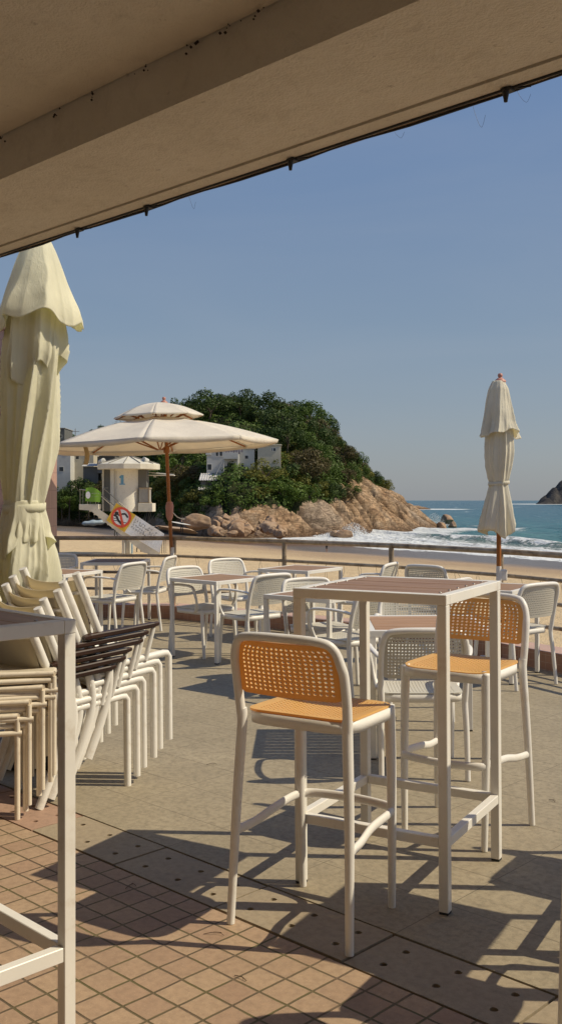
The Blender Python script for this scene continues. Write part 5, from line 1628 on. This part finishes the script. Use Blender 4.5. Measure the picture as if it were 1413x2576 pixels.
for k in range(12):
    a = k * math.pi / 6; b.tube([(.1 * math.cos(a), .1 * math.sin(a), tz(1147) + .03), (77 * TS * math.cos(a), 77 * TS * math.sin(a), tz(1168) + .03)], .03, 5)
b.build('roof_ridge', plain('dark_ridge', (.22, .20, .17), .8), ro)
for u, v in ((261, 1163), (372, 1160)):
    b = MB(); b.lathe([(.05, -.22), (.16, -.18), (.22, .1), (.24, .24), (.20, .25), (.02, .0)], 14)
    o = b.build('floodlight', M['hw'], lt); o.location = (tx(u), -.9, tz(v)); o.rotation_euler = (R(80), 0, R(60 if u < 300 else -50))
b = MB(); b.lathe([(.28, 0), (.28, tz(1286))], 20, (tx(323), 0)); b.build('column', M['concrete'], lt)
for u, c_, y_ in ((311, M['hw'], -.35), (315, M['hw'], -.35), (334, M['tower_blue'], -.30)):
    b = MB(); b.tube([(tx(u), y_, 0), (tx(u), y_, tz(1286))], .05, 8); b.build('drain_pipe', c_, lt)
for u in (293, 297.5):
    b = MB(); a = math.asin(max(-1, min(1, (tx(u) - cx_) / rr_))); y_ = -rr_ * math.cos(a) - .04
    b.tube([(tx(u), y_, tz(1286)), (tx(u), y_, tz(1181)), (tx(291), -77 * TS * .9, tz(1180))] if u < 295 else [(tx(u), y_, tz(1286)), (tx(u), y_, tz(1185))], .03, 6); b.build('drain_pipe', M['hw'], lt)
# the blue 1, bent round the wall
b = MB(); num = []
rects = [(318.6, 1215.5, 4.2, 19.5), (313, 0, 0, 0)]
def onwall(u, v, out=.012):
    a = math.asin(max(-1, min(1, (tx(u) - cx_) / rr_))); return (tx(u), -(rr_ + out) * math.cos(a), tz(v))
def patch(u0, u1, v0, v1):
    n = 6
    b.grid(lambda p, q: onwall(lerp(u0, u1, p), lerp(v0, v1, q)), n, 2)
patch(310.5, 317.5, 1196, 1217); patch(307, 310.48, 1199, 1203.5); patch(307, 321, 1217.02, 1220); patch(308.6, 310.48, 1197.4, 1198.98)
tag(b.build('number_one', M['tower_blue'], lt), 'blue painted numeral 1')
# small solar shelf on the right
b = MB(); b.box(tx(371), tx(436), .3, 1.4, tz(1196), tz(1194)); b.tube([(tx(372), .4, tz(1188)), (tx(436), .4, tz(1194))], .04, 6); b.tube([(tx(385), .35, tz(1199)), (tx(392), .35, tz(1199))], .04, 6); b.build('awning_shelf', M['hw'], lt)
# stairs with landing
b = MB(); b.box(tx(215), tx(262), -2.3, -1.1, tz(1281), tz(1268), bev=.02); b.build('landing', M['concrete'], lt)
b = MB(); ns = 15
xa_, za_, xb_, zb_ = tx(240), tz(1270), tx(404), .0
for k in range(ns):
    x = lerp(xa_, xb_, k / ns); x2 = lerp(xa_, xb_, (k + 1) / ns); z = lerp(za_, zb_, (k + .6) / ns)
    b.box(x, x2 + .03, -2.3, -1.3, max(.0, z - .34), max(.04, z))
b.add([(xa_ - .7, -2.34, za_ + .03), (xa_ - .7, -2.34, za_ - .34), (xa_ + .1, -2.34, za_ - .40), (tx(372), -2.34, tz(1386)), (tx(410), -2.34, 0.0), (tx(410), -2.34, .35), (xa_ + .2, -2.34, za_ + .05)], [(0, 1, 2, 3, 4, 5, 6)])
b.add([(xa_ - .7, -2.24, za_ + .03), (xa_ - .7, -2.24, za_ - .34), (xa_ + .1, -2.24, za_ - .40), (tx(372), -2.24, tz(1386)), (tx(410), -2.24, 0.0), (tx(410), -2.24, .35), (xa_ + .2, -2.24, za_ + .05)], [(6, 5, 4, 3, 2, 1, 0)])
for p, q in ((0, 1), (1, 2), (2, 3), (3, 4)):
    A = [(xa_ - .7, za_ + .03), (xa_ - .7, za_ - .34), (xa_ + .1, za_ - .40), (tx(372), tz(1386)), (tx(410), 0.0)]
    b.add([(A[p][0], -2.34, A[p][1]), (A[q][0], -2.34, A[q][1]), (A[q][0], -1.25, A[q][1]), (A[p][0], -1.25, A[p][1])], [(0, 1, 2, 3)])
b.build('stairs', M['concrete'], lt)
b = MB()
for y_ in (-2.32, -1.3):
    b.tube([(tx(216), y_, tz(1232)), (tx(256), y_, tz(1237)), (tx(300), y_, tz(1276)), (tx(412), y_, tz(1356)), (tx(424), y_, tz(1358))], .028, 6)
    for u, v, g_ in ((218, 1232, 1268), (236, 1234, 1268), (256, 1237, 1270), (300, 1276, 1306), (350, 1311, 1345), (400, 1348, 1385), (412, 1356, 1389), (417, 1357, 1389), (423, 1358, 1389)):
        b.tube([(tx(u), y_, tz(v)), (tx(u), y_, max(0, tz(g_)))], .02, 6)
b.tube([(tx(268), -1.2, tz(1228)), (tx(280), -1.25, tz(1228))], .03, 6); b.tube([(tx(268), -1.3, tz(1228)), (tx(330), -1.3, tz(1284))], .03, 6); b.tube([(tx(268), -1.3, tz(1228)), (tx(268), -1.3, tz(1268))], .03, 6)
b.build('stair_railing', plain('steel_railing', (.35, .32, .27), .4, metal=.6), lt)
# banners hang on the tower's rails: things of their own
BY = TY - 2.42
def bt(u, v, dy=0.0):
    k = (BY + dy) / 2490; return ((u - 706.5) * k, BY + dy, CAM_H - (v - 1256) * k)
def quad_grid(p00, p10, p11, p01, n=10, wav=.04, dy=0.0):
    g = MB()
    def fn(a, c):
        u = lerp(lerp(p00[0], p10[0], a), lerp(p01[0], p11[0], a), c); v = lerp(lerp(p00[1], p10[1], a), lerp(p01[1], p11[1], a), c)
        X, Y_, Z = bt(u, v, dy); return (X, Y_ + wav * math.sin(a * 9 + c * 3) , Z)
    g.grid(fn, n * 2, n); return g
Zs = lambda x, y: (188.7 + x * .2225, 1131.9 + y * .2225)
yb = plain('yellow_banner_vinyl', (.78, .50, .05), .5); wbm = plain('white_banner_vinyl', (.80, .81, .82), .5); gb = plain('green_banner_vinyl', (.16, .33, .03), .5); rd = plain('red_print', (.70, .09, .05), .5); bk = plain('black_print', (.03, .03, .03), .5); gp = plain('grey_print', (.34, .35, .38), .6)
A_, B_, C_, D_ = Zs(470, 600), Zs(688, 738), Zs(562, 930), Zs(356, 795)
ban = tag(empty('warning_banner', bt(300, 1300)), 'yellow and white no swimming banner tied along the stairs of the lifeguard tower', 'banner')
def bpart(g, name, mat, label=None, parent=None):
    o = g.build(name, mat); par = parent or ban
    o.parent = par
    base_ = ban.location; o.matrix_parent_inverse = Matrix.Translation(-base_) if par is ban else Matrix.Identity(4)
    if par is not ban: o.matrix_parent_inverse = Matrix.Identity(4)
    if label: o['label'] = label
    return o
ye = bpart(quad_grid(A_, B_, C_, D_), 'yellow_field', yb)
bpart(quad_grid(B_, Zs(1010, 948), Zs(958, 1162), C_, wav=.05), 'white_field', wbm)
cu, cv, cr = *Zs(522, 762), 25.5
def disc(r0, r1, mat, name, dy, n=48, squash=1.0):
    g = MB(); g.grid(lambda a, c: bt(cu + lerp(r0, r1, c) * math.cos(2 * math.pi * a) * .98, cv + lerp(r0, r1, c) * math.sin(2 * math.pi * a), dy), n, 1, closed_u=True); return bpart(g, name, mat)
disc(0.01, 21, wbm, 'white_disc', -.055); disc(20, 26.0, rd, 'red_ring', -.065)
def stroke(pts, w, mat, name, dy):
    g = MB(); P = [Vector((Zs(*p)[0], Zs(*p)[1])) for p in pts]
    for a, c in zip(P, P[1:]):
        t = (c - a).normalized(); n = Vector((-t.y, t.x)) * w / 2
        q = [a + n, a - n, c - n, c + n]; g.add([bt(p.x, p.y, dy) for p in q], [(0, 1, 2, 3)])
    return bpart(g, name, mat)
stroke([(440, 735), (470, 745), (490, 795), (540, 850)], 5.5, bk, 'swimmer_body', -.060)
stroke([(490, 740), (530, 725), (570, 722), (600, 765)], 4.5, bk, 'swimmer_arm', -.061)
g = MB(); q = Zs(473, 717); g.grid(lambda a, c: bt(q[0] + 5 * c * math.cos(2 * math.pi * a), q[1] + 5 * c * math.sin(2 * math.pi * a), -.062), 20, 1, closed_u=True); bpart(g, 'swimmer_head', bk)
stroke([(435, 790), (455, 800), (475, 795), (495, 815), (515, 810), (530, 825), (560, 820), (585, 825)], 1.6, bk, 'wave_line', -.059)
stroke([(430, 765), (450, 775), (470, 770), (490, 790)], 1.6, bk, 'wave_line', -.059)
stroke([(500, 668), (545, 858)], 6.0, rd, 'red_bar', -.072)
# rows of small printed characters
def print_rows(p00, ux_, vx_, rows, seed, dy=-.07):
    """p00 in zoom px, ux_: direction along the row, vx_: row step"""
    g = MB(); r_ = random.Random(seed)
    for r, (n, s_, gap) in enumerate(rows):
        o = Vector(p00) + Vector(vx_) * r
        a = Vector(ux_).normalized(); d = Vector(vx_).normalized()
        for k in range(n):
            c0 = o + a * (k * (s_ + gap))
            if r_.random() < .08: continue
            for _ in range(4 if s_ > 14 else 2):                     # strokes of one character
                hz = r_.random() < .5
                p = c0 + a * r_.uniform(0, s_ * .5) + d * r_.uniform(0, s_ * .7)
                q = p + (a * s_ * .8 if hz else d * s_ * .8); n_ = (d if hz else a) * s_ * .09
                g.add([bt(*Zs(*w_), dy) for w_ in (p - n_, p + n_, q + n_, q - n_)], [(0, 1, 2, 3)])
    return g
rows = [(9, 26, 6), (9, 24, 7), (9, 24, 7), (9, 22, 7)] + [(20, 9, 5)] * 6
bpart(print_rows((690, 775), (.80, .52), (-16, 27), [(10, 22, 8), (10, 22, 8), (9, 22, 8), (9, 22, 8)], 3), 'printed_text', gp)
bpart(print_rows((628, 868), (.83, .50), (-12, 17), [(24, 8, 5), (24, 8, 5), (25, 8, 5)], 5), 'printed_text', gp)
bpart(print_rows((700, 968), (.83, .47), (14, 16), [(20, 9, 5), (18, 9, 5), (15, 9, 5), (12, 9, 5), (9, 9, 5)], 6), 'printed_text', gp)
g = quad_grid(Zs(125, 432), Zs(300, 482), Zs(288, 590), Zs(122, 580), wav=.05)
gr = empty('green_banner', bt(232, 1245)); tag(gr, 'green banner with white lettering on the landing of the lifeguard tower', 'banner')
def gpart(g, name, mat): o = g.build(name, mat); o.parent = gr; o.matrix_parent_inverse = Matrix.Translation(-gr.location)
g2 = MB(); pl = [Zs(125, 432), Zs(222, 428), Zs(300, 482), Zs(288, 590), Zs(122, 580)]
g2.grid(lambda a, c: bt(lerp(lerp(pl[0][0], pl[2][0], a), lerp(pl[4][0], pl[3][0], a), c), lerp(lerp(pl[0][1], pl[2][1], a) - 7 * math.sin(math.pi * a), lerp(pl[4][1], pl[3][1], a), c), .04 * math.sin(a * 8)), 20, 10)
gpart(g2, 'banner_field', gb)
g = MB(); q = Zs(150, 510); g.grid(lambda a, c: bt(q[0] + 6 * c * math.cos(6.2832 * a), q[1] + 9 * c * math.sin(6.2832 * a), -.06), 20, 1, closed_u=True); gpart(g, 'grey_picture', wbm)
gpart(print_rows((180, 484), (1, .04), (0, 38), [(6, 14, 3), (11, 7, 2)], 9, dy=-.08), 'printed_text', M['hw'])

# ------------------------------------------------------------------ people and things on the sand
def person(loc, joints, edges, radii, bands, label, rz=0.0, scale=1.0):
    """one continuous skinned body; bands: (zmax, material) from the feet up"""
    me = bpy.data.meshes.new('person'); me.from_pydata(joints, edges, [])
    o = bpy.data.objects.new('person', me); COL.objects.link(o)
    sk = o.modifiers.new('skin', 'SKIN'); sk.use_smooth_shade = True
    for v, r in zip(me.skin_vertices[0].data, radii): v.radius = (r, r)
    me.skin_vertices[0].data[0].use_root = True
    o.modifiers.new('sub', 'SUBSURF').levels = 1
    dg = bpy.context.evaluated_depsgraph_get(); ev = o.evaluated_get(dg)
    nm = bpy.data.meshes.new_from_object(ev); o.modifiers.clear(); o.data = nm
    for _, mt in bands: nm.materials.append(mt)
    for p in nm.polygons:
        z = p.center.z; p.use_smooth = True
        for i, (zm, _) in enumerate(bands):
            if z <= zm: p.material_index = i; break
        else: p.material_index = len(bands) - 1
    o.location = loc; o.rotation_euler = (0, 0, rz); o.scale = (scale,) * 3
    return tag(o, label, 'person')
skin = plain('skin', (.42, .26, .18), .6); blk = plain('black_cloth', (.022, .022, .025), .8); gry = plain('grey_cloth', (.30, .32, .34), .8); drk = plain('dark_patterned_cloth', (.06, .06, .05), .8, .7, 8); hair = plain('dark_hair', (.02, .015, .012), .6)
def body(arms, legs, bend=0.0):
    J = [(0, 0, .95), (0, -.02 - bend * .2, 1.15), (0, -.0 - bend * .5, 1.38), (0, -bend * .6, 1.50), (0, -.01 - bend * .7, 1.60), (0, -.0 - bend * .7, 1.72)]
    E = [(0, 1), (1, 2), (2, 3), (3, 4), (4, 5)]; Rr = [.125, .115, .125, .05, .085, .075]
    for s, (el, ha) in zip((-1, 1), arms):
        i = len(J); J += [(s * .17, -bend * .5, 1.40), el, ha]; E += [(2, i), (i, i + 1), (i + 1, i + 2)]; Rr += [.055, .042, .032]
    for s, (kn, an) in zip((-1, 1), legs):
        i = len(J); J += [(s * .09, 0, .88), kn, an, (an[0], an[1] - .14, .03)]; E += [(0, i), (i, i + 1), (i + 1, i + 2), (i + 2, i + 3)]; Rr += [.085, .062, .042, .035]
    return J, E, Rr
J, E, Rr = body((((-.30, 0, 1.25), (-.45, -.05, 1.22)), ((.28, 0, 1.2), (.30, -.10, 1.0))), (((-.10, -.03, .48), (-.11, 0, .07)), ((.13, 0, .48), (.16, .03, .07))))
z = -2.62; x, y = at(457, 1341, z)
person((x, y, z), J, E, Rr, [(.25, blk), (1.48, blk), (1.64, skin), (9, hair)], 'person in black wetsuit carrying a white surfboard by the boulders', .2, .93)
b = MB(); b.grid(lambda u, v: ((u - .5) * 2.6, .26 * math.sin(math.pi * u) ** .6 * math.cos(2 * math.pi * v), .045 * math.sin(math.pi * u) ** .5 * math.sin(2 * math.pi * v)), 28, 14, closed_u=False)
o = b.build('surfboard', M['hw']); o.location = (x - .15, y - .12, z + 1.18); o.rotation_euler = (R(15), R(10), .1); tag(o, 'white surfboard held by the person in black near the boulders', 'surfboard')
J, E, Rr = body((((-.27, .0, 1.15), (-.22, -.2, 1.22)), ((.27, 0, 1.13), (.22, -.22, 1.25))), (((-.10, -.03, .48), (-.09, 0, .07)), ((.10, 0, .48), (.09, .03, .07))))
z = -3.62; x, y = at(821, 1391.5, z); z = sand_z(x, y)
person((x, y, z), J, E, Rr, [(.45, skin), (.98, blk), (1.45, gry), (1.62, skin), (9, hair)], 'person in grey shirt and black shorts standing barefoot at the edge of the surf', .4, .68)
J, E, Rr = body((((-.25, .02, 1.12), (-.24, -.05, .88)), ((.25, .02, 1.12), (.24, -.05, .88))), (((-.12, -.05, .48), (-.16, .02, .07)), ((.12, 0, .48), (.18, -.02, .07))))
z = -2.62; x, y = at(292, 1355, z)
person((x, y, z), J, E, Rr, [(.9, drk), (1.48, blk), (1.64, skin), (9, hair)], 'person in dark clothes walking behind the stairs of the lifeguard tower', 0, 1.0)
x, y = at(349, 1389, z)
person((x, y, z), J, E, Rr, [(.9, drk), (1.48, blk), (1.64, skin), (9, hair)], 'person in loose patterned trousers standing below the no swimming banner', .5, .95)
J = [(0, 0, .22), (0, -.10, .45), (0, -.26, .62), (.02, -.36, .68), (.03, -.44, .72), (-.17, -.2, .55), (-.22, -.42, .38), (-.12, -.56, .30), (.17, -.2, .55), (.24, -.42, .38), (.14, -.56, .30), (-.12, -.05, .20), (-.2, -.42, .36), (-.18, -.36, .04), (.12, -.05, .20), (.2, -.42, .36), (.18, -.36, .04)]
E = [(0, 1), (1, 2), (2, 3), (3, 4), (2, 5), (5, 6), (6, 7), (2, 8), (8, 9), (9, 10), (0, 11), (11, 12), (12, 13), (0, 14), (14, 15), (15, 16)]
Rr = [.14, .13, .13, .06, .10, .055, .04, .03, .055, .04, .03, .09, .065, .04, .09, .065, .04]
x, y = at(401, 1342, z)
person((x, y, z), J, E, Rr, [(.66, blk), (.70, skin), (9, hair)], 'person in black crouching on the sand beside the open parasol pole', R(-60), 1.25)
# pale kayaks / wrapped bundle on the sand
x, y = at(237, 1322, -2.62)
b = MB(); b.grid(lambda u, v: ((u - .5) * 3.7 * (1 - .1 * abs(v - .5)), .85 * math.sin(math.pi * u) ** .45 * math.cos(2 * math.pi * v), .42 + .42 * math.sin(math.pi * u) ** .35 * math.sin(2 * math.pi * v) * (1 + .15 * math.sin(u * 17))), 40, 20)
o = b.build('wrapped_boat', plain('grey_blue_tarp', (.34, .40, .42), .45, .15, 3)); o.location = (x, y, -2.62); o.rotation_euler = (0, R(-4), .15); tag(o, 'grey blue covered dinghy lying on the sand left of the lifeguard tower', 'boat')
x, y = at(430, 1338, -2.62)
b = MB(); b.grid(lambda u, v: ((u - .5) * 3.4, .28 * math.sin(math.pi * u) ** .6 * math.cos(2 * math.pi * v), .30 + .06 * math.sin(math.pi * u) ** .5 * math.sin(2 * math.pi * v)), 28, 14)
o = b.build('surfboard', M['hw']); o.location = (x - 1.5, y + 3, -2.4); o.rotation_euler = (0, .05, .1); tag(o, 'white surfboard lying on the sand left of the crouching person', 'surfboard')
